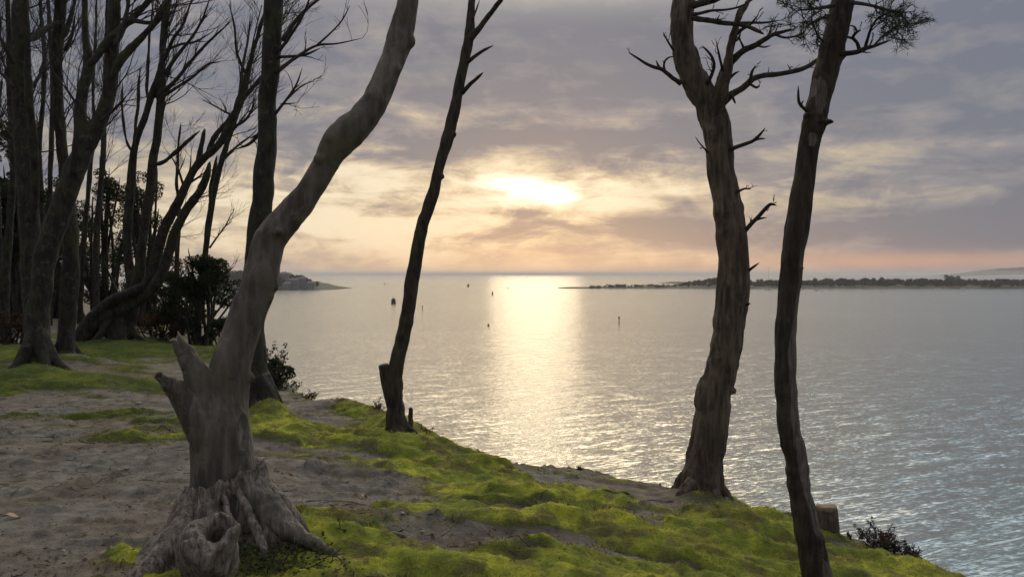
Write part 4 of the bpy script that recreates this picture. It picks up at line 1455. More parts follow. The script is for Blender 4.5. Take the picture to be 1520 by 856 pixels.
# F
left_tree((11, 508), 19.5, [([(12, 528, 12), (11, 505, 10), (6, 470, 8.5), (7, 430, 7.5), (10, 380, 7.5), (14, 330, 7), (18, 280, 6.5), (20, 230, 6), (16, 170, 5.5), (14, 100, 5), (12, 30, 4)], 0.4, 3),
                            ([(4, 470, 5), (1, 420, 4.5), (0, 370, 4.5), (-2, 320, 4), (-4, 250, 3.5)], 0.4, 2)],
          'pale barked young beech curving up at the left picture edge', [(0, 12, 1.6, 0.02)], voxel=0.022, fr=0.14, bias=(0.1, 0, 0.4))
# thin background stems among the beeches
left_tree((74, 500), 24.0, [([(74, 515, 6), (73, 450, 5), (72, 380, 4.8), (73, 300, 4.5), (76, 220, 4.2), (78, 150, 4), (76, 80, 3.5), (72, 10, 3)], 0.3, 3)],
          'thin dark stem seen between the two leftmost beeches', [(0, 14, 1.8, 0.018)], voxel=0.022, bias=(0.1, 0, 0.35))
left_tree((64, 498), 25.5, [([(62, 515, 6), (62, 450, 5), (60, 380, 4.8), (62, 300, 4.5), (58, 220, 4.4), (64, 150, 4), (66, 80, 3.5), (60, 10, 3)], 0.3, 3)],
          'slender twiggy tree far back between the leftmost trunks', [(0, 16, 1.9, 0.018)], voxel=0.022, bias=(0.0, 0, 0.35))
left_tree((118, 496), 25.0, [([(118, 515, 6), (119, 450, 5), (122, 390, 4.8), (128, 320, 4.5), (134, 250, 4), (140, 190, 3.5), (138, 130, 3), (142, 60, 2.5)], 0.3, 3)],
          'slender twiggy tree far back below the fork of the forked beech', [(0, 14, 1.6, 0.016)], voxel=0.022, bias=(0.1, 0, 0.35))
left_tree((-40, 510), 18.0, [([(-42, 535, 20), (-40, 505, 17), (-36, 400, 15), (-34, 300, 14), (-30, 200, 13), (-28, 100, 12), (-26, 0, 11)], 0.4, 4)],
          'beech just outside the left picture edge, only its branches reaching in', [(0, 20, 2.2, 0.03)], voxel=0.03, fr=0.2, bias=(0.45, 0, 0.2))


# ------------------------------------------------------------------ bushes and plants
def leaves(mb, centers, radii, n, size, rngs=rng, flat=0.75, shell=0.45):
    """leaf-sized rhombs scattered through clumps"""
    C = np.asarray(centers, float)
    Rr = np.asarray(radii, float)
    w = Rr ** 2
    pick = rngs.choice(len(C), n, p=w / w.sum())
    d = rngs.normal(0, 1, (n, 3))
    d /= np.linalg.norm(d, axis=1, keepdims=True)
    rad = Rr[pick][:, None] * (shell + (1 - shell) * rngs.random((n, 1)) ** 0.5)
    p = C[pick] + d * rad * np.array([1, 1, flat])
    a = rngs.normal(0, 1, (n, 3)); a /= np.linalg.norm(a, axis=1, keepdims=True)
    b = np.cross(a, rngs.normal(0, 1, (n, 3))); b /= np.linalg.norm(b, axis=1, keepdims=True)
    L = size * rngs.uniform(0.6, 1.3, (n, 1))
    q = np.stack([p - a * L, p + b * L * 0.5, p + a * L, p - b * L * 0.5], 1).reshape(-1, 3)
    mb.add(q, [np.arange(4 * n).reshape(-1, 4)])


def bush(name, px, py, D, w_px, h_px, label, mat, nclump=26, nleaf=5200, size=0.035, cat='bush', group=None, stems=7, seed=1, lift=0.25, top=None):
    base = base_of(px, py, D)
    k = D / FPX
    W, H = w_px * k / 2, h_px * k
    root = empty(name, base, label, cat, group)
    rr = np.random.default_rng(seed)
    cs, rs = [], []
    st = MB()
    for i in range(nclump):
        a = rr.uniform(0, 6.28)
        t = lift + (1 - lift) * rr.random() ** 0.8
        prof = math.sin(math.pi * min(1, 0.25 + 0.72 * t)) ** 0.6
        rad = W * math.sqrt(rr.random()) * prof
        c = base + np.array([math.cos(a) * rad, math.sin(a) * rad * 0.8, H * t * rr.uniform(0.82, 1.0)])
        cs.append(c)
        rs.append(min(W, H) * rr.uniform(0.13, 0.30))
    for i in range(min(stems + nclump // 3, nclump)):
        s = base + np.array([rr.normal(0, W * 0.15), rr.normal(0, W * 0.15), -0.05])
        mid = (s + cs[i]) / 2 + rr.normal(0, W * 0.08, 3)
        c = catmull(np.array([s, mid, cs[i], cs[i] + (cs[i] - mid) * 0.25]), 5)
        st.tube(c, np.linspace(0.03 * H ** 0.5, 0.006, len(c)), 5)
    st.build('stem', TWIG, root, base)
    lb = MB()
    leaves(lb, cs, rs, nleaf, size, rr, 0.8)
    lb.build('foliage', mat, root, base, False)
    return root


bush('evergreen_bush', 300, 503, 20.0, 130, 135, 'dense dark evergreen bush on the cliff edge right of the thin young beech', EVERGREEN, 44, 20000, 0.028, seed=3)
bush('evergreen_bush', 262, 500, 23.0, 80, 105, 'dark evergreen bush behind the thin straight stem', EVERGREEN, 26, 9000, 0.028, seed=4)
bush('evergreen_tree', 215, 500, 25.5, 120, 235, 'loose leaved evergreen tree showing between the stems of the many stemmed beech', EVERGREEN, 46, 11000, 0.034, 'tree', seed=5, lift=0.18)
bush('evergreen_tree', 160, 500, 26.5, 110, 230, 'evergreen tree with pale sky gaps behind the thin upright trunk', EVERGREEN, 46, 11000, 0.034, 'tree', seed=6, lift=0.15)
bush('evergreen_tree', 100, 500, 27.5, 120, 210, 'dark evergreen tree behind the forked beech', EVERGREEN, 56, 14000, 0.036, 'tree', seed=8, lift=0.1)
bush('evergreen_tree', 20, 505, 23.0, 110, 320, 'tall dark evergreen tree filling the left picture edge', EVERGREEN, 70, 26000, 0.036, 'tree', seed=9, lift=0.08)
bush('evergreen_tree', 62, 500, 29.0, 130, 190, 'shadowy evergreen tree far back between the leftmost trunks', EVERGREEN, 56, 12000, 0.04, 'tree', seed=10, lift=0.05)
bush('dry_bush', 235, 506, 20.3, 90, 45, 'low reddish brown bush in front of the dark evergreens', DULLBROWN, 22, 2200, 0.03, 'bush', seed=11, lift=0.1)
bush('dry_bush', 20, 506, 18.6, 90, 55, 'low rusty brown bush at the foot of the pale young beech', DULLBROWN, 20, 2000, 0.03, 'bush', seed=12, lift=0.1)
bush('evergreen_bush', 330, 506, 17.8, 50, 60, 'small dark bush low on the cliff edge left of the bent beech stem', EVERGREEN, 14, 1500, 0.035, seed=13)


def plant(name, px, py, D, h_px, n, label, mat, spread=0.8, nl=14, size=0.014, cat='plant', lean=(0.1, 0), group=None, r=0.004):
    p = P(px, py, D)
    base = np.array([p[0], p[1], min(p[2], float(hz(p[0], p[1])[0]) + 0.02) if D < 30 else p[2]])
    root = empty(name, base, label, cat, group)
    st, lf = MB(), MB()
    H = h_px * D / FPX
    cs = []
    for i in range(n):
        a = rng.uniform(0, 6.28)
        d = np.array([math.cos(a) * spread + lean[0], math.sin(a) * spread * 0.7 + lean[1], rng.uniform(0.6, 1.2)])
        tips = []
        grow(st, base + [rng.normal(0, H * 0.12), rng.normal(0, H * 0.1), -0.02], d, H * rng.uniform(0.6, 1.1), r, 1, 0.3, 0.6, (2, 4), tips, 0.15, 4)
        cs += [t[0] for t in tips]
        cs += [t[0] - t[1] * H * 0.15 for t in tips]
    st.build('stem', TWIG, root, base)
    if nl:
        leaves(lf, cs, np.full(len(cs), H * 0.10), nl * len(cs), size, rng, 0.9, 0.1)
        lf.build('foliage', mat, root, base, False)
    return root


plant('leafy_shrub', 400, 556, 13.9, 50, 9, 'leafy shrub on the cliff edge just right of the bent beech', EVERGREEN, 0.6, 10, 0.022, 'shrub')
plant('leafy_shrub', 418, 592, 13.4, 46, 10, 'dark rounded shrub spilling over the earth bank', EVERGREEN, 0.8, 12, 0.02, 'shrub', (0.3, 0))
plant('leafy_shrub', 385, 535, 15.5, 40, 6, 'loose twigs with leaves rising against the water beside the bent beech', EVERGREEN, 0.5, 7, 0.022, 'shrub')
plant('dry_plant', 450, 598, 12.4, 20, 9, 'low brown tuft at the cliff edge left of the mossy rise', BROWNLEAF, 0.9, 6, 0.014)
plant('dry_plant', 562, 617, 10.7, 26, 8, 'pale dry fern leaning left behind the slim trunk', BROWNLEAF, 0.7, 6, 0.012, lean=(-0.5, 0))
plant('dry_plant', 632, 650, 9.75, 20, 7, 'small dry sprig at the edge right of the slim trunk', BROWNLEAF, 0.8, 6, 0.010)
plant('dry_plant', 858, 697, 9.0, 9, 5, 'tiny green tuft on the lip between the slim trunk and the thick pine', IVY, 0.8, 8, 0.008)
plant('heather', 1300, 816, 7.2, 42, 18, 'bushy red brown heather on the lip right of the sawn stump', HEATH, 0.9, 10, 0.010)
plant('heather', 1345, 832, 6.95, 32, 12, 'thin reddish heather furthest right along the lip', HEATH, 1.0, 8, 0.009, lean=(0.4, 0))
plant('heather', 1268, 803, 7.35, 18, 7, 'sparse brown heather sprig beside the sawn stump', HEATH, 0.9, 7, 0.009)
plant('heather', 1322, 822, 7.1, 30, 11, 'low red brown heather between the bushy and the thin one', HEATH, 1.0, 9, 0.010)


bush('evergreen_bush', 412, 594, 13.6, 62, 44, 'dark mound of shrub at the water edge between the bent beech and the mossy rise', EVERGREEN, 16, 2600, 0.018, seed=17, lift=0.1)


# ivy round the foot of the near beech
def ivy():
    root_p = march(375, 850)
    lf, st = MB(), MB()
    n = 1300
    x = rng.normal(P(385, 840, 4.75)[0], 0.20, n)
    y = rng.normal(4.70, 0.13, n)
    z = hz(x, y) + rng.random(n) * 0.07
    p = np.stack([x, y, z], 1)
    a = rng.normal(0, 1, (n, 3)); a[:, 2] *= 0.4; a /= np.linalg.norm(a, axis=1, keepdims=True)
    b = np.cross(a, rng.normal(0, 0.5, (n, 3)) + [0, -0.4, 1]); b /= np.linalg.norm(b, axis=1, keepdims=True)
    L = rng.uniform(0.006, 0.015, (n, 1))
    q = np.stack([p - a * L, p - a * L * .2 + b * L * 0.8, p + a * L * 1.1, p - a * L * .2 - b * L * 0.8], 1).reshape(-1, 3)
    lf.add(q, [np.arange(4 * n).reshape(-1, 4)])
    base = np.array([x.mean(), y.mean(), z.mean()])
    root = empty('ivy_plant', base, 'green ivy creeping over the foot of the bent beech', 'ivy')
    lf.build('foliage', IVY, root, base, False)
    for k in range(14):
        i = rng.integers(0, n)
        grow(st, p[i], (rng.normal(), rng.normal(), 0.3), 0.18, 0.003, 1, 0.1, 0.6, (1, 2), None, 0.25, 4)
    st.build('stem', TWIG, root, base)


ivy()


# ------------------------------------------------------------------ stumps and rocks
def sawn_stump():
    D = 7.25
    base = base_of(1227, 792, D)
    pt = P(1227, 752, D)
    root = empty('tree_stump', base, 'dark sawn stump on the mossy lip just right of the peeling pine', 'tree stump')
    r = 16 * D / FPX
    mb = MB()
    top = pt[2]
    c = np.array([[base[0] + 0.01, base[1], base[2] - 0.12], [base[0], base[1], base[2]], [pt[0], base[1], (base[2] + top) / 2], [pt[0], base[1], top]])
    cc = catmull(c, 5)
    mb.tube(cc, np.linspace(r * 1.15, r * 0.97, len(cc)), 28)
    trunk_part(root, mb, 0.008, PINE, (0.012, 10, 0.012, 26), 0.25, None, 1, 'trunk')
    th = np.linspace(0, 2 * math.pi, 40, endpoint=False)
    V = [[0, 0, 0.012]]
    for q in (0.5, 0.92):
        for a in th:
            V.append([math.cos(a) * r * q, math.sin(a) * r * q, 0.010 + 0.004 * math.sin(a * 3)])
    for a in th:
        V.append([math.cos(a) * r * 0.93, math.sin(a) * r * 0.93, -0.02])
    k = np.arange(40)
    F3 = np.stack([np.zeros(40, int), 1 + k, 1 + (k + 1) % 40], 1)
    F4 = np.concatenate([np.stack([1 + o + k, 41 + o + k, 41 + o + (k + 1) % 40, 1 + o + (k + 1) % 40], 1) for o in (0, 40)])
    V = np.array(V) + np.array([pt[0], base[1], top])
    link('cut_face', mesh_np('cut_face', V - base, [F3, F4], plain('cut_wood', (0.22, 0.16, 0.11), (0.12, 0.085, 0.06), 30)), root)


sawn_stump()


def rotten_post():
    D = 9.4
    b = base_of(608, 634, D)
    mb = MB()
    t = P(609, 605, D)
    c = catmull(np.array([[b[0] - 0.01, b[1], b[2] - 0.1], [b[0], b[1], b[2]], [t[0] + 0.008, b[1], (b[2] + t[2]) / 2], [t[0], b[1], t[2]]]), 5)
    mb.tube(c, np.linspace(0.036, 0.020, len(c)), 10)
    V, F = mb.arrays()
    V, N, F = remesh(V, F, 0.007, 1)
    V = V + N * (0.014 * fbm(V * np.array([30, 30, 12]), 3))[:, None]
    tag(link('broken_stake', mesh_np('broken_stake', V, F, PINE)), 'short dark broken stem sticking up just right of the slim trunk', 'broken stem')


rotten_post()

ROCK = plain('dark_rock', (0.10, 0.085, 0.07), (0.05, 0.042, 0.036), 14, 0.9)


def rock(px, py, D, r_px, label, sq=(1.3, 1, 0.8), seed=0, mat=None, sink=0.3):
    p = P(px, py, D)
    z = float(hz(p[0], p[1])[0])
    r = r_px * D / FPX
    bm = bmesh.new()
    bmesh.ops.create_icosphere(bm, subdivisions=4, radius=1)
    me = bpy.data.meshes.new('rock')
    V = np.array([v.co[:] for v in bm.verts])
    F = np.array([[v.index for v in f.verts] for f in bm.faces])
    bm.free()
    bpy.data.meshes.remove(me)
    n = fbm(V * 1.3 + seed * 7, 3)
    V = V * (1 + 0.55 * n)[:, None] * r * np.array(sq)
    V = V + np.array([p[0], p[1], max(z, p[2] - r * 0.2) + r * sq[2] * (0.5 - sink)])
    return tag(link('rock', mesh_np('rock', V, [F], mat or ROCK)), label, 'rock')


rock(1143, 768, 8.0, 9, 'dark rock on the lip just right of the thick pine foot', seed=1)
rock(1168, 772, 7.9, 10, 'dark rock half hidden behind the peeling pine trunk', seed=2)
PALE = plain('pale_stone', (0.36, 0.31, 0.26), (0.22, 0.19, 0.16), 20)
for (px, py, D_, r, lab) in [(56, 603, 10.5, 2.2, 'small pale pebble on the bare earth below the left grass bank'),
                             (188, 698, 7.2, 3.0, 'pale flint in the middle of the bare earth left of the bent beech'),
                             (206, 598, 10.9, 4.0, 'brownish stone on the bare earth below the grass bank beside the bent beech'),
                             (94, 822, 5.1, 2.6, 'pale chip on the bare earth at the bottom left'),
                             (627, 788, 5.6, 2.6, 'pale pebble on the bare earth between the bent beech and the moss'),
                             (597, 772, 5.9, 3.0, 'dark flecked stone on the bare hollow right of the beech root')]:
    p = march(px, py)
    rock(px, py, p[1], r, lab, (1.3, 1, 0.7), int(px), PALE, 0.2)


def dead_leaf(px, py, L, label, rz=0.2):
    p = march(px, py)
    z = float(hz(p[0], p[1])[0])
    n = 9
    V = []
    for i in range(n):
        t = i / (n - 1)
        w = math.sin(math.pi * t) ** 0.8 * L * 0.28 + 0.0008
        zc = 0.012 * math.sin(t * 5) + 0.012
        for s, dz in ((-1, 0.010), (0, 0), (1, 0.012)):
            V.append([(t - 0.5) * L, s * w, zc + dz * abs(s)])
    V = np.array(V)
    V = np.vstack([V, V - [0, 0, 0.0012]])
    ca, sa = math.cos(rz), math.sin(rz)
    V = np.stack([V[:, 0] * ca - V[:, 1] * sa, V[:, 0] * sa + V[:, 1] * ca, V[:, 2]], 1)
    F = []
    for i in range(n - 1):
        for j in range(2):
            a = i * 3 + j
            F.append([a, a + 1, a + 4, a + 3])
            F.append([a + 27, a + 30, a + 31, a + 28])
    tag(link('dead_leaf', mesh_np('dead_leaf', V + [p[0], p[1], z], [np.array(F)], plain('leaf_tan', (0.42, 0.33, 0.22), (0.28, 0.2, 0.12), 40))), label, 'leaf')


dead_leaf(17, 777, 0.10, 'large pale dead leaf on the bare earth at the left edge')
dead_leaf(541, 731, 0.06, 'pale sliver of dead leaf on the bare earth right of the bent beech', 1.2)


# ------------------------------------------------------------------ moss fuzz and litter
def slope_normals(x, y):
    e = 0.02
    z0 = hz(x, y)
    n = np.stack([-(hz(x + e, y) - z0) / e, -(hz(x, y + e) - z0) / e, np.ones_like(x)], 1)
    n = n / np.linalg.norm(n, axis=1, keepdims=True)
    return n


def set_grow(me, n, per):
    a = me.attributes.new('grow', 'FLOAT_VECTOR', 'POINT')
    a.data.foreach_set('vector', np.repeat(n, per, axis=0).astype(np.float32).ravel())


def moss_fuzz():
    n = 900000
    # denser near the viewer
    y = 3.9 * (24 / 3.9) ** rng.random(n)
    x = (rng.random(n) * 2 - 1) * 0.66 * y
    ins = inside(x, y)
    x, y = x[ins], y[ins]
    _, d = smooth_h(x, y)
    mo = moss_field(x, y, d)
    k = mo + rng.normal(0, 0.10, len(mo)) > 0.55
    x, y = x[k], y[k]
    k = rng.random(len(x)) < 0.62
    x, y = x[k], y[k]
    z = hz(x, y)
    n = len(x)
    print('moss blades', n)
    p = np.stack([x, y, z - 0.004], 1)
    sc = np.clip(y / 7.0, 0.75, 2.2)
    tall = 0.6 + 0.9 * np.clip(fbm(xyz(x * 2, y * 2, 5.), 3) + 0.4, 0, 1)
    h = rng.uniform(0.008, 0.021, n) * sc * tall
    w = rng.uniform(0.0010, 0.0022, n) * sc
    a = rng.uniform(0, 6.28, n)
    sx = np.stack([np.cos(a) * w, np.sin(a) * w, 0 * w], 1)
    lean = rng.normal(0, 0.55, (n, 2)) * h[:, None]
    tip = p + np.stack([lean[:, 0] + 0.2 * h, lean[:, 1], h], 1)
    V = np.stack([p - sx, p + sx, tip], 1).reshape(-1, 3)
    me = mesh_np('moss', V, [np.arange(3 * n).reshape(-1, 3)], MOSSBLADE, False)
    set_grow(me, slope_normals(x, y), 3)
    tag(link('moss', me), 'yellow green moss and short turf over the hummocks of the cliff top', 'moss', kind='stuff')


moss_fuzz()


def litter():
    n = 15000
    y = 4.0 * (16 / 4.0) ** rng.random(n)
    x = (rng.random(n) * 2 - 1) * 0.62 * y
    ins = inside(x, y)
    x, y = x[ins], y[ins]
    _, d = smooth_h(x, y)
    mo = moss_field(x, y, d)
    k = ((mo < 0.6) | (rng.random(len(x)) < 0.35)) & (fbm(xyz(x * 1.2, y * 1.6, 30.), 3) > -0.12)
    x, y = x[k], y[k]
    z = hz(x, y) + 0.004 + np.where(moss_field(x, y, d[k]) > 0.5, 0.010, 0)
    n = len(x)
    p = np.stack([x, y, z], 1)
    a = rng.uniform(0, 6.28, n)
    L = rng.uniform(0.006, 0.020, n)
    u = np.stack([np.cos(a), np.sin(a), rng.normal(0, 0.25, n)], 1) * L[:, None]
    v = np.stack([-np.sin(a), np.cos(a), rng.normal(0, 0.4, n)], 1) * (L * rng.uniform(0.12, 0.6, n))[:, None]
    c = p + [0, 0, 0.005]
    V = np.stack([c - u, c + v, c + u, c - v], 1).reshape(-1, 3)
    me = mesh_np('leaf_litter', V, [np.arange(4 * n).reshape(-1, 4)], BROWNLEAF, False)
    tag(link('leaf_litter', me), 'brown leaf litter and twig scraps strewn on the bare earth', 'leaf litter', kind='stuff')


litter()


def scatter_bare(n, lim, seed_z, lo=-0.1):
    y = 4.0 * (lim / 4.0) ** rng.random(n)
    x = (rng.random(n) * 2 - 1) * 0.62 * y
    ins = inside(x, y)
    x, y = x[ins], y[ins]
    _, d = smooth_h(x, y)
    k = (moss_field(x, y, d) < 0.6) & (fbm(xyz(x * 0.9, y * 1.2, seed_z), 3) > lo)
    return x[k], y[k], hz(x[k], y[k])


def gravel():
    x, y, z = scatter_bare(9000, 14, 50.)
    n = len(x)
    r = rng.uniform(0.003, 0.011, n) ** 1.0 * rng.choice([0.6, 1.0, 1.5], n, p=[0.6, 0.32, 0.08])
    o = np.array([[1, 0, 0], [0, 1, 0], [-1, 0, 0], [0, -1, 0], [0, 0, 1], [0, 0, -0.6]], float)
    V = o[None] * (r[:, None, None] * rng.uniform(0.6, 1.3, (n, 6, 1)))
    a = rng.uniform(0, 6.28, n)
    ca, sa = np.cos(a)[:, None], np.sin(a)[:, None]
    V = np.stack([V[..., 0] * ca - V[..., 1] * sa, V[..., 0] * sa + V[..., 1] * ca, V[..., 2] * 0.7], -1) + np.stack([x, y, z + r * 0.2], 1)[:, None]
    f = np.array([[0, 1, 4], [1, 2, 4], [2, 3, 4], [3, 0, 4], [1, 0, 5], [2, 1, 5], [3, 2, 5], [0, 3, 5]])
    F = (np.arange(n) * 6)[:, None, None] + f[None]
    tag(link('gravel', mesh_np('gravel', V.reshape(-1, 3), [F.reshape(-1, 3)], plain('grit', (0.26, 0.22, 0.185), (0.11, 0.09, 0.075), 8.0, 0.9))), 'grit and small stones on the bare earth', 'gravel', kind='stuff')


def twig_scraps():
    x, y, z = scatter_bare(2600, 13, 70., 0.0)
    mb = MB()
    for i in range(len(x)):
        L = rng.uniform(0.03, 0.14)
        a = rng.uniform(0, 6.28)
        t = np.array([-0.5, 0, 0.5]) * L
        px_, py_ = x[i] + np.cos(a) * t + [0, rng.normal(0, 0.006), 0], y[i] + np.sin(a) * t
        r = rng.uniform(0.0012, 0.003)
        mb.tube(np.stack([px_, py_, hz(px_, py_) + r + 0.003], 1), [r, r, r * 0.6], 4)
    tag(mb.build('twig_litter', TWIG), 'fallen twigs and needles scattered over the bare earth', 'twigs', kind='stuff')


def grass_tufts():
    n = 240000
    y = 4.0 * (22 / 4.0) ** rng.random(n)
    x = (rng.random(n) * 2 - 1) * 0.64 * y
    ins = inside(x, y)
    x, y = x[ins], y[ins]
    _, d = smooth_h(x, y)
    mo = moss_field(x, y, d)
    k = (mo > 0.42) & (fbm(xyz(x * 2.2, y * 3.2, 90.), 4) > 0.20 + 0.1 * rng.random(len(x)))
    x, y = x[k], y[k]
    n = len(x)
    print('grass blades', n)
    z = hz(x, y)
    h = rng.uniform(0.02, 0.055, n)
    w = rng.uniform(0.0012, 0.0024, n) * np.clip(y / 7, 0.8, 1.8)
    a = rng.uniform(0, 6.28, n)
    s_ = np.stack([np.cos(a) * w, np.sin(a) * w, 0 * w], 1)
    b = rng.uniform(0, 6.28, n)
    ln = np.stack([np.cos(b), np.sin(b), 0 * b], 1) * (h * rng.uniform(0.2, 0.9, n))[:, None]
    p = np.stack([x, y, z - 0.004], 1)
    up_ = np.stack([0 * h, 0 * h, h], 1)
    m_ = p + ln * 0.35 + up_ * 0.6
    V = np.stack([p - s_, p + s_, m_ + s_ * 0.7, m_ - s_ * 0.7, p + ln + up_ * 0.95], 1).reshape(-1, 3)
    i = np.arange(n)[:, None] * 5
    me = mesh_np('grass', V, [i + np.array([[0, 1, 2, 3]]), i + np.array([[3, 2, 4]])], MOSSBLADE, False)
    set_grow(me, slope_normals(x, y), 5)
    tag(link('grass', me), 'short loose grass blades among the moss', 'grass', kind='stuff')


gravel()
twig_scraps()
grass_tufts()


def exposed_root(pxs, r_px, label):
    pts = []
    for px_, py_ in pxs:
        q = march(px_, py_)
        pts.append([q[0], q[1], 0, r_px * q[1] / FPX])
    c = catmull(np.array(pts), 8)
    c[:, 0] += 0.02 * vnoise(xyz(np.arange(len(c)) * 0.4, np.arange(len(c)) * 0 + pxs[0][0]))
    c[:, 2] = hz(c[:, 0], c[:, 1]) - c[:, 3] * 0.2
    k = np.linspace(0, 1, len(c))
    c[:, 3] *= (1 - 0.7 * k) * (1 + 0.3 * vnoise(xyz(k * 9, k * 0 + 4)))
    c[0, 2] -= c[0, 3] * 1.5
    c[-1, 2] -= c[0, 3]
    mb = MB()
    mb.tube(c[:, :3], c[:, 3], 9)
    tag(mb.build('exposed_root', BEECH_NEAR), label, 'root')


exposed_root([(575, 812), (610, 806), (640, 795), (668, 784), (690, 777)], 4.5, 'thin pale root crossing the bare hollow right of the bent beech')
exposed_root([(452, 742), (490, 738), (530, 742), (565, 748)], 3.6, 'dark root running sideways across the bare earth right of the bent beech')
exposed_root([(150, 655), (95, 648), (40, 652), (0, 645)], 3.2, 'dark root lying across the bare earth at the left, below the grass bank')
exposed_root([(268, 640), (240, 636), (215, 640), (190, 634)], 3.0, 'short root left of the bent beech stem')
exposed_root([(1000, 742), (960, 738), (920, 742), (880, 736)], 5.0, 'root creeping left from the foot of the thick pine')


# ------------------------------------------------------------------ far shores
def far_land(name, prof, D0, depth_m, mat, label, cat, kind, water_py, seed=0, rough=1.0, steps=400):
    """low land on the water: prof = (px, top px height above its waterline in px)"""
    xs = np.array([a[0] for a in prof], float)
    hs = np.array([a[1] for a in prof], float)
    k = D0 / FPX
    px = np.linspace(xs[0], xs[-1], steps)
    hh = np.interp(px, xs, hs) * k
    X = (px - 760) * k
    rows = 14
    V = []
    for j in range(rows):
        t = j / (rows - 1)
        s = math.sin(math.pi * min(1, 0.02 + t * 0.96)) ** 0.55
        n = fbm(xyz(X * 0.05, X * 0 + t * 6, seed), 5, 0.6)
        z = WATER - 1.0 + (hh + 1.0) * s * (1 + 0.30 * n * rough * (s > 0.3))
        V.append(np.stack([X, X * 0 + D0 + t * depth_m + 6 * n, z], 1))
    V = np.concatenate(V)
    i = np.arange(rows * steps).reshape(rows, steps)
    F = np.stack([i[:-1, :-1].ravel(), i[:-1, 1:].ravel(), i[1:, 1:].ravel(), i[1:, :-1].ravel()], 1)
    return tag(link(name, mesh_np(name, V, [F], mat)), label, cat, kind=kind)


SHORE = plain('wooded_shore', (0.035, 0.04, 0.022), (0.06, 0.055, 0.035), 0.06, 0.95)
SAND = plain('sand_spit', (0.075, 0.065, 0.045), (0.05, 0.048, 0.03), 0.05, 0.95)
HILL = plain('distant_hill', (0.05, 0.06, 0.04), (0.07, 0.07, 0.05), 0.01, 0.95)


def dist(py):
    return (EYE - WATER) / ((py - 407) / FPX)


DS = dist(428.5)
far_land('terrain', [(832, 1.0), (850, 2.0), (880, 1.6), (920, 2.5), (960, 3.2), (1000, 4.0), (1030, 5), (1200, 5), (1400, 5), (1560, 5), (1700, 5)], DS, 90, SAND, 'low sand spit reaching out from the right', 'spit', 'structure', 428)
far_land('terrain', [(985, 0.5), (1000, 2.0), (1010, 2.2), (1040, 1.8), (1200, 2), (1560, 2)], DS * 1.55, 60, SAND, 'far sandbar behind the spit', 'spit', 'structure', 428)
DH = dist(430.5)
far_land('hills', [(250, 13), (300, 16), (340, 18), (352, 18), (380, 15), (410, 13), (424, 13), (440, 11), (452, 8), (462, 5), (470, 4), (478, 2.5), (486, 0.6)], DH, 160, HILL, 'wooded headland running down to a point', 'headland', 'structure', 430, 5)
far_land('hills', [(1395, 0), (1410, 2), (1440, 5), (1470, 9), (1500, 12), (1540, 14), (1700, 22)], 6500, 300, HILL, 'far low hill rising at the right', 'hill', 'structure', 410, 8, 0.3)


# trees of the spit: individual crowns massed together
def shore_wood(name, x0, x1, D0, hpx, n, label, seed, dep=60, size=1.5, prof=None):
    rr = np.random.default_rng(seed)
    mb = MB()
    cs, rs = [], []
    k = D0 / FPX
    for i in range(n):
        px = rr.uniform(x0, x1)
        f = np.interp(px, prof[0], prof[1]) if prof else 1
        h = hpx * k * f * rr.uniform(0.65, 1.0)
        y = D0 + 12 + rr.random() * dep
        X = (px - 760) / FPX * y
        for q in range(3):
            cs.append([X + rr.normal(0, 2.0), y + rr.normal(0, 2), WATER + 1.5 + h * rr.uniform(0.25, 0.85)])
            rs.append(max(0.8, h * rr.uniform(0.16, 0.3)))
        mb.tube(np.array([[X, y, WATER], [X, y, WATER + h * 0.7]]), [0.25, 0.12], 5)
    tk = mb
    leaves(mb, cs, rs, n * 220, size, rr, 0.9, 0.3)
    o = mb.build(name, SHORELEAF, None, (0, 0, 0), False)
    return tag(o, label, 'woodland', kind='stuff')


SHORELEAF = leaf_material('shore_foliage', (0.022, 0.024, 0.014), (0.045, 0.042, 0.025), 0.1)
shore_wood('woods', 1005, 1640, DS, 14.5, 620, 'long belt of trees along the spit', 21, 70, 0.9, ([1005, 1030, 1060, 1110, 1160, 1300, 1420, 1640], [0.35, 0.75, 0.95, 0.75, 0.85, 0.95, 0.85, 1.0]))
shore_wood('woods', 900, 1010, DS, 5, 40, 'thin scrub along the bare end of the spit', 22, 20, 0.5)
shore_wood('woods', 300, 470, DH, 24, 420, 'trees covering the headland', 23, 110, 1.0, ([300, 345, 380, 425, 450, 468], [1.0, 1.25, 1.05, 1.02, 0.8, 0.35]))
shore_wood('woods', 1404, 1425, DS * 1.3, 16, 10, 'clump of tall trees standing above the spit woods at the right', 24, 30, 1.2)

WALLM = plain('pale_render', (0.20, 0.19, 0.18), (0.15, 0.145, 0.14), 0.3)
ROOFM = plain('slate_roof', (0.10, 0.09, 0.09), (0.14, 0.11, 0.10), 0.3)
GLASSM = plain('dark_window', (0.10, 0.105, 0.11), (0.13, 0.13, 0.13), 1.0, 0.2)


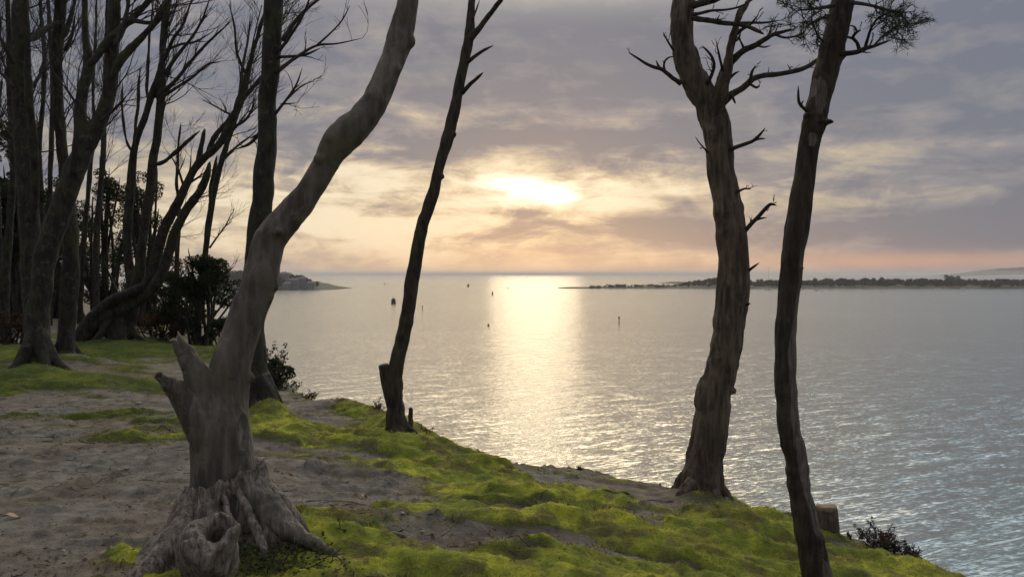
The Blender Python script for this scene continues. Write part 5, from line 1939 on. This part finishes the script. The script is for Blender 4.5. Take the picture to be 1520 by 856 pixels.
def house(px, D, zpx, w, d, h, label, rz=0.0, roof=2.2):
    k = D / FPX
    base = np.array([(px - 760) * k, D, WATER + zpx * k])
    root = empty('house', base, label, 'house', 'houses on the headland')
    root.rotation_euler = (0, 0, rz)
    mb = MB(); mb.box((0, 0, h / 2 - 2), (w, d, h + 4)); mb.build('wall', WALLM, root, smooth=False)
    r = MB()
    e = 0.4
    V = np.array([[-w / 2 - e, -d / 2 - e, h], [w / 2 + e, -d / 2 - e, h], [w / 2 + e, d / 2 + e, h], [-w / 2 - e, d / 2 + e, h], [-w / 4, 0, h + roof], [w / 4, 0, h + roof]])
    r.add(V, [np.array([[0, 1, 5, 4], [2, 3, 4, 5], [3, 2, 1, 0]]), ])
    r.add(V, [np.array([[1, 2, 5], [3, 0, 4]])])
    r.build('roof', ROOFM, root, smooth=False)
    for i in range(3):
        for s in range(max(1, int(h // 3))):
            wb = MB()
            wb.box((-w / 2 + w * (i + 0.5) / 3, -d / 2 - 0.03, 1.5 + s * 2.8), (w * 0.16, 0.08, 1.3))
            wb.build('window', GLASSM, root, smooth=False)


for a in [(422, DH + 20, 12, 9, 8, 8, 'pale house highest on the headland right of the bent beech', 0.2), (436, DH + 10, 6, 11, 8, 6, 'wide pale house half way down the headland slope', -0.1),
          (448, DH + 14, 8, 8, 7, 6, 'narrow pale house on the shoulder of the headland', 0.3), (461, DH + 8, 3, 8, 7, 5, 'low pale house nearest the tip of the headland', 0.1),
          (426, DH + 2, 2, 8, 7, 5, 'pale house by the water just right of the bent beech', 0.0), (345, DH + 6, 5, 10, 8, 6, 'pale house on the headland left of the bent beech', 0.1), (356, DH + 3, 1.5, 9, 7, 5, 'pale waterside house on the headland left of the bent beech', -0.2)]:
    house(*a)
for a in [(879, DS + 14, 0.6, 6, 5, 2.2, 'dark low hut on the bare end of the spit', 0.0, 1.0), (888, DS + 14, 0.6, 5, 5, 2.4, 'small dark hut right beside the low hut on the spit', 0.1, 0.9)]:
    house(*a)

DARKP = plain('dark_paint', (0.035, 0.03, 0.03), (0.06, 0.05, 0.045), 2.0, 0.6)
RUST = plain('red_brown_paint', (0.12, 0.05, 0.035), (0.08, 0.04, 0.03), 2.0, 0.6)
WHITEP = plain('white_hull', (0.6, 0.58, 0.55), (0.5, 0.48, 0.46), 1.0, 0.4)


def on_water(px, py):
    D = dist(py)
    return np.array([(px - 760) / FPX * D, D, WATER]), D / FPX


def can_buoy(px, py, w_px, h_px, label):
    b, k = on_water(px, py)
    w, h = w_px * k / 2, h_px * k
    root = empty('buoy', b, label, 'buoy')
    m1 = MB(); m1.tube(np.array([[0, 0, -0.5], [0, 0, 0.0], [0, 0, h * 0.3], [0, 0, h * 0.36]]), [w * 0.8, w, w, w * 0.8], 18); m1.build('float', DARKP, root)
    m2 = MB(); m2.tube(np.array([[0, 0, h * 0.36], [0, 0, h * 0.5], [0, 0, h * 0.88], [0, 0, h]]), [w * 0.85, w * 0.85, w * 0.8, w * 0.7], 14); m2.build('body', DARKP, root)
    m3 = MB(); m3.tube(np.array([[0, 0, h], [0, 0, h * 1.15]]), [w * 0.12, w * 0.12], 8); m3.ball((0, 0, h * 1.18), w * 0.2, 8, 6); m3.build('lantern', DARKP, root)


def post_beacon(px, py, w_px, h_px, label, mat):
    b, k = on_water(px, py)
    w, h = w_px * k / 2, h_px * k
    root = empty('beacon_post', b, label, 'beacon')
    m1 = MB(); m1.tube(np.array([[0, 0, -2.0], [0, 0, h * 0.8]]), [w * 0.6, w * 0.5], 10); m1.build('post', mat, root)
    m2 = MB(); m2.tube(np.array([[0, 0, h * 0.7], [0, 0, h * 0.74], [0, 0, h * 0.97], [0, 0, h]]), [w * 0.5, w, w, w * 0.4], 12); m2.build('topmark', mat, root)


can_buoy(584, 451, 7.5, 8, 'largest dark can buoy on the water left of the slim trunk')
can_buoy(695, 425.5, 3, 4, 'small dark buoy far out above the sun path, nearest the horizon')
can_buoy(731, 437.5, 2.4, 4.5, 'small dark buoy at the upper left of the sun path')
can_buoy(725, 483.5, 3, 2.6, 'low dark mooring buoy left of the bright sun patch')
can_buoy(571, 422.5, 1.6, 2.2, 'tiny buoy far off left of the slim trunk')
can_buoy(754, 428.5, 1.4, 2.0, 'tiny buoy at the top of the sun path')
post_beacon(627, 460, 1.8, 6.5, 'thin dark marker just right of the slim trunk', DARKP)
post_beacon(919, 480, 2.6, 10, 'thin red brown marker post on the water left of the thick pine', RUST)


def boat(px, py, L, label, mast=0):
    b, k = on_water(px, py)
    root = empty('boat', b, label, 'boat')
    n = 13
    rows = []
    for i in range(n):
        t = i / (n - 1) * 2 - 1
        w = L * 0.17 * (1 - max(0, t) ** 2.2) * (1 - 0.15 * (t < -0.8))
        w = max(w, 0.02)
        z = 0.5 + 0.35 * max(0, t) ** 2
        rows.append([[t * L / 2, -w, z + .2], [t * L / 2 * 0.96, -w * 0.75, 0.0], [t * L / 2 * 0.9, 0, -0.35], [t * L / 2 * 0.96, w * 0.75, 0], [t * L / 2, w, z + .2], [t * L / 2, 0, z + 0.22]])
    V = np.array(rows).reshape(-1, 3)
    i = np.arange(n - 1)[:, None] * 6
    j = np.arange(6)[None, :]
    F = np.stack([(i + j).ravel(), (i + (j + 1) % 6).ravel(), (i + 6 + (j + 1) % 6).ravel(), (i + 6 + j).ravel()], 1)
    link('hull', mesh_np('hull', V, [F, np.array([[0, 1, 2, 3, 4, 5]]), np.array([[5, 4, 3, 2, 1, 0]]) + (n - 1) * 6], WHITEP), root)
    c = MB(); c.box((-L * 0.05, 0, 1.1), (L * 0.32, L * 0.2, 0.9)); c.box((-L * 0.05, 0, 1.6), (L * 0.26, L * 0.18, 0.25)); c.build('cabin', WHITEP, root, smooth=False)
    if mast:
        m = MB(); m.tube(np.array([[0, 0, 0.6], [0, 0, mast]]), [0.12, 0.07], 8); m.build('mast', DARKP, root)
        m = MB(); m.tube(np.array([[0, 0, 1.9], [-L * 0.42, 0, 2.0]]), [0.09, 0.07], 8); m.build('boom', DARKP, root)


boat(1141, 430.2, 11, 'sailing boat with a tall mast moored off the spit between the two pines', 24)
boat(1213, 431.2, 5, 'small pale motor boat moored just right of the peeling pine')
boat(1392, 429.8, 7, 'pale boat moored off the spit, left of the pair at the right')
boat(1430, 429.6, 7, 'pale boat moored off the spit, right of the pair at the right')


# ------------------------------------------------------------------ air
def haze():
    m, g, out = material('sea_haze')
    v = g.node('ShaderNodeVolumePrincipled')
    v.inputs['Color'].default_value = (0.93, 0.93, 0.95, 1)
    v.inputs['Density'].default_value = HAZE_D
    v.inputs['Anisotropy'].default_value = 0.0
    g.link(v.outputs[0], out.inputs['Volume'])
    mb = MB()
    mb.box((0, 13500, 0), (54000, 28000, 40))
    o = mb.build('haze', m, smooth=False)
    o.location.z = 1.9
    tag(o, 'pale sea haze over the water', 'haze', kind='stuff')


HAZE_D = 0.00014
if HAZE_D:
    haze()
